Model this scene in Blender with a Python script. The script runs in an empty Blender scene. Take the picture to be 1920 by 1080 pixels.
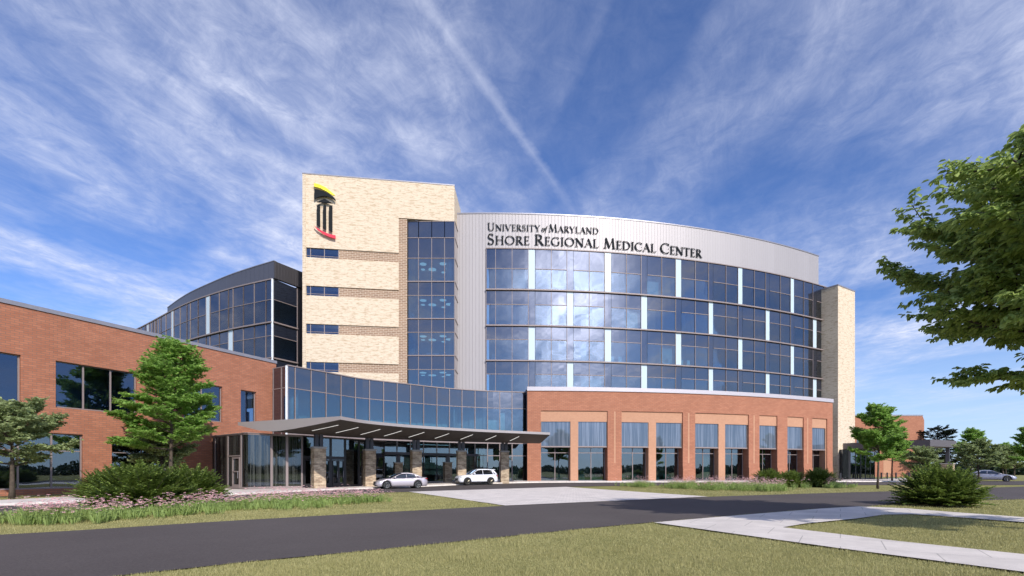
import bpy, bmesh, math, random
import numpy as np
from mathutils import Vector, Matrix
R = math.radians
rng = np.random.default_rng(7)
random.seed(7)
sc = bpy.context.scene
col = sc.collection
CAMZ, F, CX, HY = 1.6, 900.0, 960.0, 883.0     # camera height, focal length and horizon as measured on the photograph

# ------------------------------------------------------------------ helpers
OFF = {}
def link(o):
    col.objects.link(o); return o
def empty(name, loc=(0, 0, 0), rz=0.0):
    o = bpy.data.objects.new(name, None); link(o)
    o.location = loc; o.rotation_euler = (0, 0, rz); o.empty_display_size = 0.2
    return o
def tag(o, label, cat, group=None, kind=None):
    o['label'] = label; o['category'] = cat
    if group: o['group'] = group
    if kind: o['kind'] = kind
    return o
def thing(name, label, cat, loc=(0, 0, 0), group=None):
    o = empty(name, loc); tag(o, label, cat, group); OFF[o] = Vector(loc); return o
def copy_tree(o, parent=None):
    c = o.copy(); col.objects.link(c); c.parent = parent
    for ch in [x for x in o.children]: copy_tree(ch, c)
    return c

class MB:
    def __init__(s): s.v = []; s.f = []; s.uv = []; s.m = []
    def face(s, pts, uvs=None, mi=0):
        b = len(s.v); s.v.extend([tuple(p) for p in pts]); s.f.append(tuple(range(b, b + len(pts))))
        s.uv.append(uvs if uvs else [(0, 0)] * len(pts)); s.m.append(mi)
    def box(s, x0, y0, z0, x1, y1, z1, M=None, mi=0):
        c = [Vector((x, y, z)) for z in (z0, z1) for y in (y0, y1) for x in (x0, x1)]
        if M is not None: c = [M @ p for p in c]
        for q, k in (((0, 2, 3, 1), 2), ((4, 5, 7, 6), 2), ((0, 1, 5, 4), 0), ((2, 6, 7, 3), 0), ((0, 4, 6, 2), 1), ((1, 3, 7, 5), 1)):
            L = []
            for i in q:
                X = (x0, x1)[i & 1]; Y = (y0, y1)[(i >> 1) & 1]; Z = (z0, z1)[i >> 2]
                L.append((X, Z) if k == 0 else ((Y, Z) if k == 1 else (X, Y)))
            s.face([c[i] for i in q], L, mi)
    def poly(s, pts, M, d0, d1, mi=0):
        # flat outline (x,z) extruded in local y from d0 (front) to d1
        n = len(pts)
        area = sum(pts[i][0] * pts[(i + 1) % n][1] - pts[(i + 1) % n][0] * pts[i][1] for i in range(n))
        if area < 0: pts = pts[::-1]
        f = [M @ Vector((x, d0, z)) for x, z in pts]; b = [M @ Vector((x, d1, z)) for x, z in pts]
        s.face(f, None, mi); s.face(b[::-1], None, mi)
        for i in range(n):
            j = (i + 1) % n; s.face([f[j], f[i], b[i], b[j]], None, mi)
    def tube(s, pts, rads, n=6, mi=0):
        rings = []; P = [Vector(p) for p in pts]
        for i, p in enumerate(P):
            d = (P[min(i + 1, len(P) - 1)] - P[max(i - 1, 0)]).normalized()
            a = d.orthogonal().normalized() if i == 0 else (a - d * a.dot(d)).normalized()
            b = d.cross(a)
            base = len(s.v)
            for k in range(n):
                t = 2 * math.pi * k / n
                s.v.append(tuple(p + (a * math.cos(t) + b * math.sin(t)) * rads[i]))
            rings.append(base)
        for i in range(len(rings) - 1):
            for k in range(n):
                k2 = (k + 1) % n
                s.f.append((rings[i] + k, rings[i] + k2, rings[i + 1] + k2, rings[i + 1] + k)); s.uv.append([(0, 0)] * 4); s.m.append(mi)
        s.f.append(tuple(rings[-1] + k for k in range(n))); s.uv.append([(0, 0)] * n); s.m.append(mi)
        s.f.append(tuple(rings[0] + k for k in range(n))[::-1]); s.uv.append([(0, 0)] * n); s.m.append(mi)
    def build(s, name, mats, parent=None, smooth=False):
        if not isinstance(mats, (list, tuple)): mats = [mats]
        me = bpy.data.meshes.new(name)
        o0 = Vector((0, 0, 0)); p = parent
        while p is not None and p not in OFF: p = p.parent
        if p is not None: o0 = OFF[p]
        me.from_pydata([(x - o0.x, y - o0.y, z - o0.z) for x, y, z in s.v], [], s.f)
        uvl = me.uv_layers.new(name='UVMap')
        flat = [c for u in s.uv for t in u for c in t]
        uvl.data.foreach_set('uv', flat)
        for m in mats: me.materials.append(m)
        if len(mats) > 1: me.polygons.foreach_set('material_index', s.m)
        if smooth: me.polygons.foreach_set('use_smooth', [True] * len(me.polygons))
        me.update()
        ob = bpy.data.objects.new(name, me); link(ob)
        if parent is not None: ob.parent = parent
        return ob

def np_mesh(name, V, Fq, mat, parent=None, smooth=False, k=3):
    """fast mesh from arrays: V (n,3), Fq (m,k)"""
    me = bpy.data.meshes.new(name)
    me.vertices.add(len(V)); me.vertices.foreach_set('co', np.asarray(V, dtype=np.float32).ravel())
    m = len(Fq)
    me.loops.add(m * k); me.loops.foreach_set('vertex_index', np.asarray(Fq, dtype=np.int32).ravel())
    me.polygons.add(m)
    me.polygons.foreach_set('loop_start', np.arange(0, m * k, k, dtype=np.int32))
    if smooth: me.polygons.foreach_set('use_smooth', np.ones(m, dtype=bool))
    me.materials.append(mat); me.update(calc_edges=True); me.validate()
    o = bpy.data.objects.new(name, me); link(o)
    if parent is not None: o.parent = parent
    return o

def G(px, py, z=0.0):                 # a point of the ground seen at that spot of the photograph
    s = (py - HY) / (CAMZ - z); return ((px - CX) / s, F / s)
def S(px, s):                         # a point seen at column px where one metre spans s pixels
    return ((px - CX) / s, F / s)
def ss(t):
    t = np.clip(t, 0, 1); return t * t * (3 - 2 * t)
def gz(x, y): return 0.25 * ss((np.asarray(y, dtype=float) - 45) / 13.0)

def catmull(P, n=12):
    P = [np.array(p, float) for p in P]
    Q = [2 * P[0] - P[1]] + P + [2 * P[-1] - P[-2]]
    out = []
    for i in range(1, len(Q) - 2):
        for k in range(n):
            t = k / n; a, b, c, d = Q[i - 1], Q[i], Q[i + 1], Q[i + 2]
            out.append(0.5 * ((2 * b) + (-a + c) * t + (2 * a - 5 * b + 4 * c - d) * t * t + (-a + 3 * b - 3 * c + d) * t ** 3))
    out.append(P[-1]); return out
def circle3(a, b, c):
    ax, ay = a; bx, by = b; cx, cy = c
    d = 2 * (ax * (by - cy) + bx * (cy - ay) + cx * (ay - by))
    ux = ((ax * ax + ay * ay) * (by - cy) + (bx * bx + by * by) * (cy - ay) + (cx * cx + cy * cy) * (ay - by)) / d
    uy = ((ax * ax + ay * ay) * (cx - bx) + (bx * bx + by * by) * (ax - cx) + (cx * cx + cy * cy) * (bx - ax)) / d
    return ux, uy, math.hypot(ax - ux, ay - uy)
def arc(a, b, c, ext0=0.0, ext1=0.0, n=80):
    ux, uy, r = circle3(a, b, c)
    t0 = math.atan2(a[1] - uy, a[0] - ux); t1 = math.atan2(c[1] - uy, c[0] - ux)
    sg = 1 if t1 > t0 else -1
    t0 -= sg * ext0 / r; t1 += sg * ext1 / r
    return [(ux + r * math.cos(t0 + (t1 - t0) * i / n), uy + r * math.sin(t0 + (t1 - t0) * i / n)) for i in range(n + 1)]

class Path:
    """a wall line in plan, left to right as seen from in front"""
    def __init__(s, pts):
        s.p = [Vector((p[0], p[1], 0)) for p in pts]; s.c = [0.0]
        for i in range(1, len(s.p)): s.c.append(s.c[-1] + (s.p[i] - s.p[i - 1]).length)
        s.L = s.c[-1]
    def seg(s, u):
        u = min(max(u, 0), s.L)
        lo, hi = 0, len(s.c) - 2
        while lo < hi:
            m = (lo + hi + 1) // 2
            if s.c[m] <= u + 1e-9: lo = m
            else: hi = m - 1
        return lo
    def nrm(s, u):
        i = s.seg(u); d = (s.p[i + 1] - s.p[i]).normalized()
        # blend with the neighbour at a joint so that offset surfaces stay closed
        if abs(u - s.c[i]) < 1e-6 and i > 0:
            e = (s.p[i] - s.p[i - 1]).normalized()
            m = (d + e).normalized(); k = 1 / max(0.5, m.dot(d)); return Vector((m.y, -m.x, 0)) * k
        return Vector((d.y, -d.x, 0))
    def at(s, u, off=0.0, z=0.0):
        i = s.seg(u); t = (u - s.c[i]) / (s.c[i + 1] - s.c[i])
        p = s.p[i].lerp(s.p[i + 1], t); n = s.nrm(u)
        return Vector((p.x + n.x * off, p.y + n.y * off, z))
    def u(s, px):
        t = (px - CX) / F; best = None
        for i in range(len(s.p) - 1):
            a, b = s.p[i], s.p[i + 1]
            fa = a.x - t * a.y; fb = b.x - t * b.y
            if fa == fb: continue
            k = -fa / (fb - fa)
            if -1e-6 <= k <= 1 + 1e-6 and (a.y + (b.y - a.y) * k) > 0:
                y = a.y + (b.y - a.y) * k
                if best is None or y < best[0]: best = (y, s.c[i] + (s.c[i + 1] - s.c[i]) * k)
        if best is None:
            e = [CX + F * q.x / max(q.y, .1) for q in (s.p[0], s.p[-1])]
            if abs(e[0] - px) < 15: return 0.0
            if abs(e[1] - px) < 15: return s.L
            raise ValueError('px %s misses path %s' % (px, e))
        return best[1]
    def breaks(s, u0, u1, mx=99.0):
        B = [u0] + [c for c in s.c if u0 + 1e-4 < c < u1 - 1e-4] + [u1]
        return B

def panel(mb, path, u0, u1, z0, z1, off=0.0, thick=0.05, mi=0):
    """solid slab that follows the wall line; front face at off, thickness going inward"""
    B = path.breaks(u0, u1); o2 = off - thick
    for a, b in zip(B[:-1], B[1:]):
        f = [path.at(a, off, z0), path.at(b, off, z0), path.at(b, off, z1), path.at(a, off, z1)]
        g = [path.at(a, o2, z0), path.at(b, o2, z0), path.at(b, o2, z1), path.at(a, o2, z1)]
        mb.face(f, [(a, z0), (b, z0), (b, z1), (a, z1)], mi)
        mb.face([g[1], g[0], g[3], g[2]], [(b, z0), (a, z0), (a, z1), (b, z1)], mi)
        mb.face([f[3], f[2], g[2], g[3]], [(a, z1), (b, z1), (b, z1 + thick), (a, z1 + thick)], mi)
        mb.face([f[1], f[0], g[0], g[1]], [(b, z0), (a, z0), (a, z0 - thick), (b, z0 - thick)], mi)
        if a == B[0]: mb.face([f[0], f[3], g[3], g[0]], [(a, z0), (a, z1), (a - thick, z1), (a - thick, z0)], mi)
        if b == B[-1]: mb.face([f[2], f[1], g[1], g[2]], [(b, z1), (b, z0), (b + thick, z0), (b + thick, z1)], mi)

def wall(mb, path, u0, u1, z0, z1, holes, off=0.0, thick=0.4, mi=0):
    """wall with rectangular openings (u0,u1,z0,z1) and their reveals"""
    U = sorted(set([round(x, 4) for x in path.breaks(u0, u1)] + [round(min(max(h[i], u0), u1), 4) for h in holes for i in (0, 1)]))
    Z = sorted(set([z0, z1] + [min(max(h[i], z0), z1) for h in holes for i in (2, 3)]))
    nu, nz = len(U) - 1, len(Z) - 1
    def solid(i, j):
        if i < 0 or j < 0 or i >= nu or j >= nz: return False
        cu, cz = (U[i] + U[i + 1]) / 2, (Z[j] + Z[j + 1]) / 2
        return not any(h[0] < cu < h[1] and h[2] < cz < h[3] for h in holes)
    o2 = off - thick
    for i in range(nu):
        for j in range(nz):
            if not solid(i, j): continue
            a, b, c, d = U[i], U[i + 1], Z[j], Z[j + 1]
            f = [path.at(a, off, c), path.at(b, off, c), path.at(b, off, d), path.at(a, off, d)]
            g = [path.at(a, o2, c), path.at(b, o2, c), path.at(b, o2, d), path.at(a, o2, d)]
            mb.face(f, [(a, c), (b, c), (b, d), (a, d)], mi)
            mb.face([g[1], g[0], g[3], g[2]], [(b, c), (a, c), (a, d), (b, d)], mi)
            if not solid(i, j + 1): mb.face([f[3], f[2], g[2], g[3]], [(a, d), (b, d), (b, d + thick), (a, d + thick)], mi)
            if not solid(i, j - 1): mb.face([f[1], f[0], g[0], g[1]], [(b, c), (a, c), (a, c - thick), (b, c - thick)], mi)
            if not solid(i - 1, j): mb.face([f[0], f[3], g[3], g[0]], [(a, c), (a, d), (a - thick, d), (a - thick, c)], mi)
            if not solid(i + 1, j): mb.face([f[2], f[1], g[1], g[2]], [(b, d), (b, c), (b + thick, c), (b + thick, d)], mi)

# ------------------------------------------------------------------ materials
class NT:
    def __init__(s, name):
        s.m = bpy.data.materials.new(name); s.m.use_nodes = True; s.t = s.m.node_tree; s.t.nodes.clear()
    def n(s, t, **kw):
        nd = s.t.nodes.new(t)
        for k, v in kw.items():
            if k.startswith('i_'): nd.inputs[k[2:].replace('_', ' ')].default_value = v
            elif k.startswith('n_'): nd.inputs[int(k[2:])].default_value = v
            else: setattr(nd, k, v)
        return nd
    def l(s, a, b): s.t.links.new(a, b)
    def out(s, sh):
        o = s.n('ShaderNodeOutputMaterial'); s.l(sh, o.inputs['Surface']); return s.m
    def coord(s, kind='Object', scale=(1, 1, 1), rot=(0, 0, 0)):
        tc = s.n('ShaderNodeTexCoord'); mp = s.n('ShaderNodeMapping')
        s.l(tc.outputs[kind], mp.inputs[0]); mp.inputs['Scale'].default_value = scale; mp.inputs['Rotation'].default_value = rot
        return mp.outputs[0]
    def noise(s, vec, scale, detail=3, rough=0.5):
        n = s.n('ShaderNodeTexNoise'); n.inputs['Scale'].default_value = scale; n.inputs['Detail'].default_value = detail
        n.inputs['Roughness'].default_value = rough; s.l(vec, n.inputs['Vector']); return n.outputs[0]
    def ramp(s, fac, stops):
        r = s.n('ShaderNodeValToRGB'); e = r.color_ramp.elements
        while len(e) < len(stops): e.new(0.5)
        for k, (p, c) in enumerate(stops): e[k].position = p; e[k].color = (c[0], c[1], c[2], 1) if not isinstance(c, (int, float)) else (c, c, c, 1)
        s.l(fac, r.inputs[0]); return r.outputs[0]
    def mixc(s, fac, a, b, mode='MIX'):
        m = s.n('ShaderNodeMix', data_type='RGBA', blend_type=mode)
        for k, v in ((0, fac), (6, a), (7, b)):
            if isinstance(v, (int, float)): m.inputs[k].default_value = v
            elif isinstance(v, tuple): m.inputs[k].default_value = (v[0], v[1], v[2], 1)
            else: s.l(v, m.inputs[k])
        return m.outputs[2]
    def math(s, op, a, b=None, clamp=False):
        m = s.n('ShaderNodeMath', operation=op, use_clamp=clamp)
        for k, v in ((0, a), (1, b)):
            if v is None: continue
            if isinstance(v, (int, float)): m.inputs[k].default_value = v
            else: s.l(v, m.inputs[k])
        return m.outputs[0]
    def bsdf(s, color, rough=0.5, metal=0.0, bump=None, bs=0.3, bd=0.02, spec=0.5):
        b = s.n('ShaderNodeBsdfPrincipled')
        for key, v in (('Base Color', color), ('Roughness', rough), ('Metallic', metal)):
            if isinstance(v, tuple): b.inputs[key].default_value = (v[0], v[1], v[2], 1)
            elif isinstance(v, (int, float)): b.inputs[key].default_value = v
            else: s.l(v, b.inputs[key])
        b.inputs['Specular IOR Level'].default_value = spec
        if bump is not None:
            bm = s.n('ShaderNodeBump'); bm.inputs['Strength'].default_value = bs; bm.inputs['Distance'].default_value = bd
            s.l(bump, bm.inputs['Height']); s.l(bm.outputs[0], b.inputs['Normal'])
        return b.outputs[0]

def plain(name, c, rough=0.5, metal=0.0, var=0.12, sc_=3.0, spec=0.5):
    t = NT(name); v = t.noise(t.coord(), sc_, 4)
    k = t.ramp(v, [(0.3, 1 - var), (0.7, 1.0)])
    return t.out(t.bsdf(t.mixc(1.0, c, k, 'MULTIPLY'), rough, metal, spec=spec))

def brick(name, c1, c2, mort, w, h, var=0.25, ms=0.012, big=0.5):
    t = NT(name); uv = t.coord('UV')
    b = t.n('ShaderNodeTexBrick'); t.l(uv, b.inputs['Vector'])
    b.inputs['Color1'].default_value = (*c1, 1); b.inputs['Color2'].default_value = (*c2, 1); b.inputs['Mortar'].default_value = (*mort, 1)
    b.inputs['Scale'].default_value = 1.0; b.inputs['Mortar Size'].default_value = ms; b.inputs['Mortar Smooth'].default_value = 0.3
    b.inputs['Brick Width'].default_value = w; b.inputs['Row Height'].default_value = h; b.inputs['Bias'].default_value = 0.0
    n1 = t.noise(uv, big, 5, 0.6)
    k1 = t.ramp(n1, [(0.3, 1 - var), (0.7, 1.0)])
    n2 = t.noise(t.coord('UV', (1.2, 7, 1)), 2.0, 3)
    k2 = t.ramp(n2, [(0.35, 1 - var * 0.7), (0.65, 1.0)])
    c = t.mixc(1.0, t.mixc(1.0, b.outputs[0], k1, 'MULTIPLY'), k2, 'MULTIPLY')
    return t.out(t.bsdf(c, 0.88, 0, bump=b.outputs[1], bs=-0.25, bd=0.02, spec=0.2))

def cream_stone(name, base, dark, amt=0.5):
    t = NT(name)
    n = t.noise(t.coord('UV', (1.0, 4.5, 1)), 1.15, 4, 0.62)
    n2 = t.noise(t.coord('UV', (1.0, 4.5, 1)), 2.6, 2, 0.6)
    f = t.ramp(n, [(0.51, 0.0), (0.62, amt)])
    f2 = t.ramp(n2, [(0.54, 0.0), (0.66, amt)])
    c = t.mixc(f, base, dark); c = t.mixc(f2, c, tuple(0.9 * a for a in dark))
    b = t.n('ShaderNodeTexBrick'); t.l(t.coord('UV'), b.inputs['Vector'])
    b.inputs['Color1'].default_value = (1, 1, 1, 1); b.inputs['Color2'].default_value = (0.96, 0.95, 0.93, 1); b.inputs['Mortar'].default_value = (0.9, 0.87, 0.83, 1)
    b.inputs['Scale'].default_value = 1; b.inputs['Brick Width'].default_value = 0.6; b.inputs['Row Height'].default_value = 0.15; b.inputs['Mortar Size'].default_value = 0.01
    c = t.mixc(1.0, c, b.outputs[0], 'MULTIPLY')
    return t.out(t.bsdf(c, 0.9, 0, bump=n, bs=0.4, bd=0.04, spec=0.2))

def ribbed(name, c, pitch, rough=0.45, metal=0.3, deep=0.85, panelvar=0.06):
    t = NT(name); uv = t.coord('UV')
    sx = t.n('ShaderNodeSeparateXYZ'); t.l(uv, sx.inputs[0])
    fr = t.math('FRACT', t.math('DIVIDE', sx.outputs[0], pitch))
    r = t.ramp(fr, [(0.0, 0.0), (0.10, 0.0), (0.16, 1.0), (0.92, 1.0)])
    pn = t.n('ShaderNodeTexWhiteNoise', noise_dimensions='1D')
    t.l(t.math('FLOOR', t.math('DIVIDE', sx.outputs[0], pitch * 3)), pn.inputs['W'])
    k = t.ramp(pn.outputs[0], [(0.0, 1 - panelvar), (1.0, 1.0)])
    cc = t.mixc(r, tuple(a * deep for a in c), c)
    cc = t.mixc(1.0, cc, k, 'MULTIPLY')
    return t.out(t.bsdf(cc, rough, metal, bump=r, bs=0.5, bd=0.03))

def glass(name, tint, refl, base=0.32, rough=0.0, halo=0.12, hrough=0.16, wav=0.012):
    """coated glazing: sees through dimly and mirrors the sky"""
    t = NT(name)
    nz = t.noise(t.coord('Object', (1, 1, 1)), 0.35, 1)
    bm = t.n('ShaderNodeBump'); bm.inputs['Strength'].default_value = 1.0; bm.inputs['Distance'].default_value = wav; t.l(nz, bm.inputs['Height'])
    g = t.n('ShaderNodeBsdfGlossy'); g.inputs['Color'].default_value = (*refl, 1); g.inputs['Roughness'].default_value = rough; t.l(bm.outputs[0], g.inputs['Normal'])
    h = t.n('ShaderNodeBsdfGlossy'); h.inputs['Color'].default_value = (*refl, 1); h.inputs['Roughness'].default_value = hrough
    mg = t.n('ShaderNodeMixShader'); mg.inputs[0].default_value = halo; t.l(g.outputs[0], mg.inputs[1]); t.l(h.outputs[0], mg.inputs[2])
    tr = t.n('ShaderNodeBsdfTransparent'); tr.inputs[0].default_value = (*tint, 1)
    fr = t.n('ShaderNodeFresnel'); fr.inputs[0].default_value = 1.5
    fac = t.math('ADD', t.math('MULTIPLY', fr.outputs[0], 0.9), base, True)
    mx = t.n('ShaderNodeMixShader'); t.l(fac, mx.inputs[0]); t.l(tr.outputs[0], mx.inputs[1]); t.l(mg.outputs[0], mx.inputs[2])
    return t.out(mx.outputs[0])

def spandrel(name, c, refl, base=0.3, rough=0.0, halo=0.15, hrough=0.16):
    t = NT(name)
    d = t.n('ShaderNodeBsdfDiffuse'); d.inputs[0].default_value = (*c, 1)
    g = t.n('ShaderNodeBsdfGlossy'); g.inputs['Color'].default_value = (*refl, 1); g.inputs['Roughness'].default_value = rough
    nz = t.noise(t.coord('Object'), 0.35, 1)
    bm = t.n('ShaderNodeBump'); bm.inputs['Strength'].default_value = 1.0; bm.inputs['Distance'].default_value = 0.012; t.l(nz, bm.inputs['Height']); t.l(bm.outputs[0], g.inputs['Normal'])
    h = t.n('ShaderNodeBsdfGlossy'); h.inputs['Color'].default_value = (*refl, 1); h.inputs['Roughness'].default_value = hrough
    mg = t.n('ShaderNodeMixShader'); mg.inputs[0].default_value = halo; t.l(g.outputs[0], mg.inputs[1]); t.l(h.outputs[0], mg.inputs[2])
    fr = t.n('ShaderNodeFresnel'); fr.inputs[0].default_value = 1.5
    fac = t.math('ADD', t.math('MULTIPLY', fr.outputs[0], 0.9), base, True)
    mx = t.n('ShaderNodeMixShader'); t.l(fac, mx.inputs[0]); t.l(d.outputs[0], mx.inputs[1]); t.l(mg.outputs[0], mx.inputs[2])
    return t.out(mx.outputs[0])

def frit(name, c0, c1, refl, dens=0.5, see=True):
    """glazing printed with irregular vertical lines"""
    t = NT(name); uv = t.coord('UV', (1, 0.012, 1))
    n = t.noise(uv, 8.0, 3, 0.75)
    m = t.ramp(n, [(dens - 0.06, 0.0), (dens + 0.04, 1.0)])
    d = t.n('ShaderNodeBsdfDiffuse'); t.l(t.mixc(n, c0, c1), d.inputs[0])
    if see:
        a = t.n('ShaderNodeBsdfTransparent'); a.inputs[0].default_value = (0.35, 0.42, 0.42, 1)
        base = t.n('ShaderNodeMixShader'); t.l(m, base.inputs[0]); t.l(a.outputs[0], base.inputs[1]); t.l(d.outputs[0], base.inputs[2]); base = base.outputs[0]
    else:
        d2 = t.n('ShaderNodeBsdfDiffuse'); t.l(t.mixc(m, c0, c1), d2.inputs[0]); base = d2.outputs[0]
    g = t.n('ShaderNodeBsdfGlossy'); g.inputs['Color'].default_value = (*refl, 1); g.inputs['Roughness'].default_value = 0.03
    fr = t.n('ShaderNodeFresnel'); fr.inputs[0].default_value = 1.5
    fac = t.math('ADD', t.math('MULTIPLY', fr.outputs[0], 0.8), 0.12, True)
    mx = t.n('ShaderNodeMixShader'); t.l(fac, mx.inputs[0]); t.l(base, mx.inputs[1]); t.l(g.outputs[0], mx.inputs[2])
    return t.out(mx.outputs[0])

def foliage(name, c0, c1, tr=0.35, rough=0.5, sc_=1.2):
    t = NT(name)
    geo = t.n('ShaderNodeNewGeometry')
    n = t.noise(t.coord('Object'), sc_, 2)
    f = t.math('ADD', t.math('MULTIPLY', geo.outputs['Random Per Island'], 0.7), t.math('MULTIPLY', n, 0.5), True)
    c = t.mixc(f, c0, c1)
    b = t.bsdf(c, rough, 0, spec=0.3)
    tl = t.n('ShaderNodeBsdfTranslucent'); t.l(t.mixc(0.5, c, tuple(min(1, a * 1.5) for a in c1)), tl.inputs[0])
    mx = t.n('ShaderNodeMixShader'); mx.inputs[0].default_value = tr; t.l(b, mx.inputs[1]); t.l(tl.outputs[0], mx.inputs[2])
    return t.out(mx.outputs[0])

def emis(name, c, st):
    t = NT(name); e = t.n('ShaderNodeEmission'); e.inputs[0].default_value = (*c, 1); e.inputs[1].default_value = st
    return t.out(e.outputs[0])

M = {}
M['red_brick'] = brick('red_brick', (0.46, 0.185, 0.107), (0.37, 0.14, 0.080), (0.24, 0.14, 0.105), 0.42, 0.14, 0.14, 0.018)
M['pav_brick'] = brick('pavilion_brick', (0.48, 0.21, 0.125), (0.41, 0.17, 0.10), (0.28, 0.14, 0.10), 0.5, 0.17, 0.12, 0.02)
M['orange_brick'] = brick('orange_brick', (0.53, 0.29, 0.18), (0.49, 0.26, 0.16), (0.44, 0.26, 0.18), 0.2, 0.2, 0.06)
M['brown_brick'] = brick('brown_brick', (0.36, 0.235, 0.155), (0.27, 0.175, 0.115), (0.58, 0.47, 0.37), 0.6, 0.21, 0.1, 0.03)
M['cream'] = cream_stone('cream_brick', (0.68, 0.575, 0.445), (0.42, 0.30, 0.185), 0.6)
M['pier_brick'] = brick('pier_brick', (0.74, 0.58, 0.40), (0.34, 0.23, 0.15), (0.55, 0.46, 0.35), 0.36, 0.15, 0.35, 0.016, 2.0)
M['pale_metal'] = ribbed('pale_metal_siding', (0.375, 0.35, 0.352), 0.42, 0.55, 0.35, 0.86)
M['dark_metal'] = ribbed('dark_metal_siding', (0.055, 0.05, 0.055), 0.4, 0.45, 0.2, 0.6)
M['fascia_metal'] = ribbed('fascia_metal', (0.10, 0.10, 0.12), 0.9, 0.4, 0.3, 0.8)
M['cap_metal'] = plain('cap_metal', (0.30, 0.29, 0.32), 0.4, 0.4)
M['pale_cap'] = plain('pale_cap', (0.50, 0.47, 0.50), 0.5, 0.2, 0.06)
M['far_fascia'] = plain('far_fascia', (0.13, 0.115, 0.12), 0.5, 0.2, 0.05)
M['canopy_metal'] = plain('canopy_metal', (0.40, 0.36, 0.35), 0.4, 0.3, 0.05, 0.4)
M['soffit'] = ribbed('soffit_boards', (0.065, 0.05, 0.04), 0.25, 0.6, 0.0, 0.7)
M['mullion'] = plain('mullion_metal', (0.26, 0.21, 0.20), 0.55, 0.15, 0.05)
M['dark_frame'] = plain('dark_frame', (0.05, 0.05, 0.055), 0.35, 0.3)
M['steel_post'] = plain('steel_post', (0.09, 0.09, 0.11), 0.4, 0.3)
M['vision'] = glass('vision_glass', (0.58, 0.74, 0.82), (0.66, 0.67, 0.71), 0.19, halo=0.05, hrough=0.25, wav=0.02)
M['spandrel'] = spandrel('spandrel_glass', (0.010, 0.014, 0.026), (0.66, 0.66, 0.70), 0.20, halo=0.06, hrough=0.25)
M['lobby_glass'] = glass('lobby_glass', (0.60, 0.76, 0.82), (0.60, 0.68, 0.80), 0.14, halo=0.04)
M['store_glass'] = glass('storefront_glass', (0.50, 0.62, 0.62), (0.62, 0.68, 0.78), 0.20, halo=0.03)
M['wing_glass'] = glass('wing_glass', (0.45, 0.56, 0.68), (0.55, 0.66, 0.85), 0.10, halo=0.05)
M['white_panel'] = plain('white_panel', (0.50, 0.60, 0.66), 0.25, 0, 0.03)
M['frit_dark'] = frit('curtain_frit_glass', (0.03, 0.03, 0.027), (0.07, 0.075, 0.068), (0.6, 0.7, 0.85), 0.51)
M['frit_blue'] = frit('blue_frit_glass', (0.07, 0.095, 0.13), (0.17, 0.20, 0.25), (0.55, 0.62, 0.75), 0.54, see=False)
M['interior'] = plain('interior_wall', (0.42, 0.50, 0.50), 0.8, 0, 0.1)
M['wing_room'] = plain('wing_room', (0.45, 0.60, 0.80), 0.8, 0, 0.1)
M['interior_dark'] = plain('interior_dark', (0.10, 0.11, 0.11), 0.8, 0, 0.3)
M['slab'] = plain('floor_slab', (0.30, 0.32, 0.33), 0.8)
M['blind'] = plain('blind_fabric', (0.72, 0.80, 0.80), 0.8)
M['roof'] = plain('roof_membrane', (0.35, 0.35, 0.35), 0.9)
M['letter'] = plain('letter_metal', (0.012, 0.014, 0.016), 0.7, 0.0, spec=0.15)
M['yellow'] = plain('yellow_paint', (0.90, 0.80, 0.03), 0.4, 0, 0.02)
M['logo_red'] = plain('red_paint', (0.75, 0.03, 0.06), 0.4, 0, 0.02)
M['strip'] = emis('strip_light', (1.0, 0.97, 0.93), 1.15)
M['disc'] = emis('ceiling_disc', (0.62, 0.88, 0.95), 0.75)
M['stone_cap'] = plain('stone_cap', (0.42, 0.40, 0.38), 0.8)
M['bark'] = plain('bark', (0.10, 0.075, 0.055), 0.9, 0, 0.5, 8)
M['twig'] = plain('twig_bark', (0.05, 0.035, 0.03), 0.9, 0, 0.3, 8)
M['white_col'] = plain('white_column', (0.72, 0.76, 0.8), 0.4)
M['sofa'] = plain('sofa_fabric', (0.25, 0.5, 0.48), 0.8)

def asphalt():
    t = NT('asphalt'); c = t.coord('Object')
    n = t.noise(c, 0.18, 6, 0.65); n2 = t.noise(c, 28, 5, 0.85)
    a = t.ramp(n, [(0.3, (0.078, 0.066, 0.063)), (0.7, (0.102, 0.087, 0.083))])
    k = t.ramp(n2, [(0.25, 0.5), (0.75, 1.45)])
    return t.out(t.bsdf(t.mixc(1.0, a, k, 'MULTIPLY'), 0.92, 0, bump=n2, bs=0.5, bd=0.01, spec=0.25))
def concrete(name='concrete', w=1.5, h=1.5, c=(0.72, 0.655, 0.60), rot=0.6, ms=0.011):
    t = NT(name); co = t.coord('Object', (1, 1, 1), (0, 0, rot))
    b = t.n('ShaderNodeTexBrick'); t.l(co, b.inputs['Vector']); b.offset = 0.5
    b.inputs['Color1'].default_value = (*c, 1); b.inputs['Color2'].default_value = (*[a * 0.93 for a in c], 1); b.inputs['Mortar'].default_value = (*[a * 0.6 for a in c], 1)
    b.inputs['Scale'].default_value = 1; b.inputs['Mortar Size'].default_value = ms; b.inputs['Brick Width'].default_value = w; b.inputs['Row Height'].default_value = h
    n = t.noise(co, 0.9, 6, 0.65); k = t.ramp(n, [(0.3, 0.80), (0.7, 1.05)])
    n2 = t.noise(co, 60, 2); k2 = t.ramp(n2, [(0.3, 0.92), (0.7, 1.05)])
    return t.out(t.bsdf(t.mixc(1.0, t.mixc(1.0, b.outputs[0], k, 'MULTIPLY'), k2, 'MULTIPLY'), 0.85, 0, bump=n2, bs=0.2, bd=0.01, spec=0.3))
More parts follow.
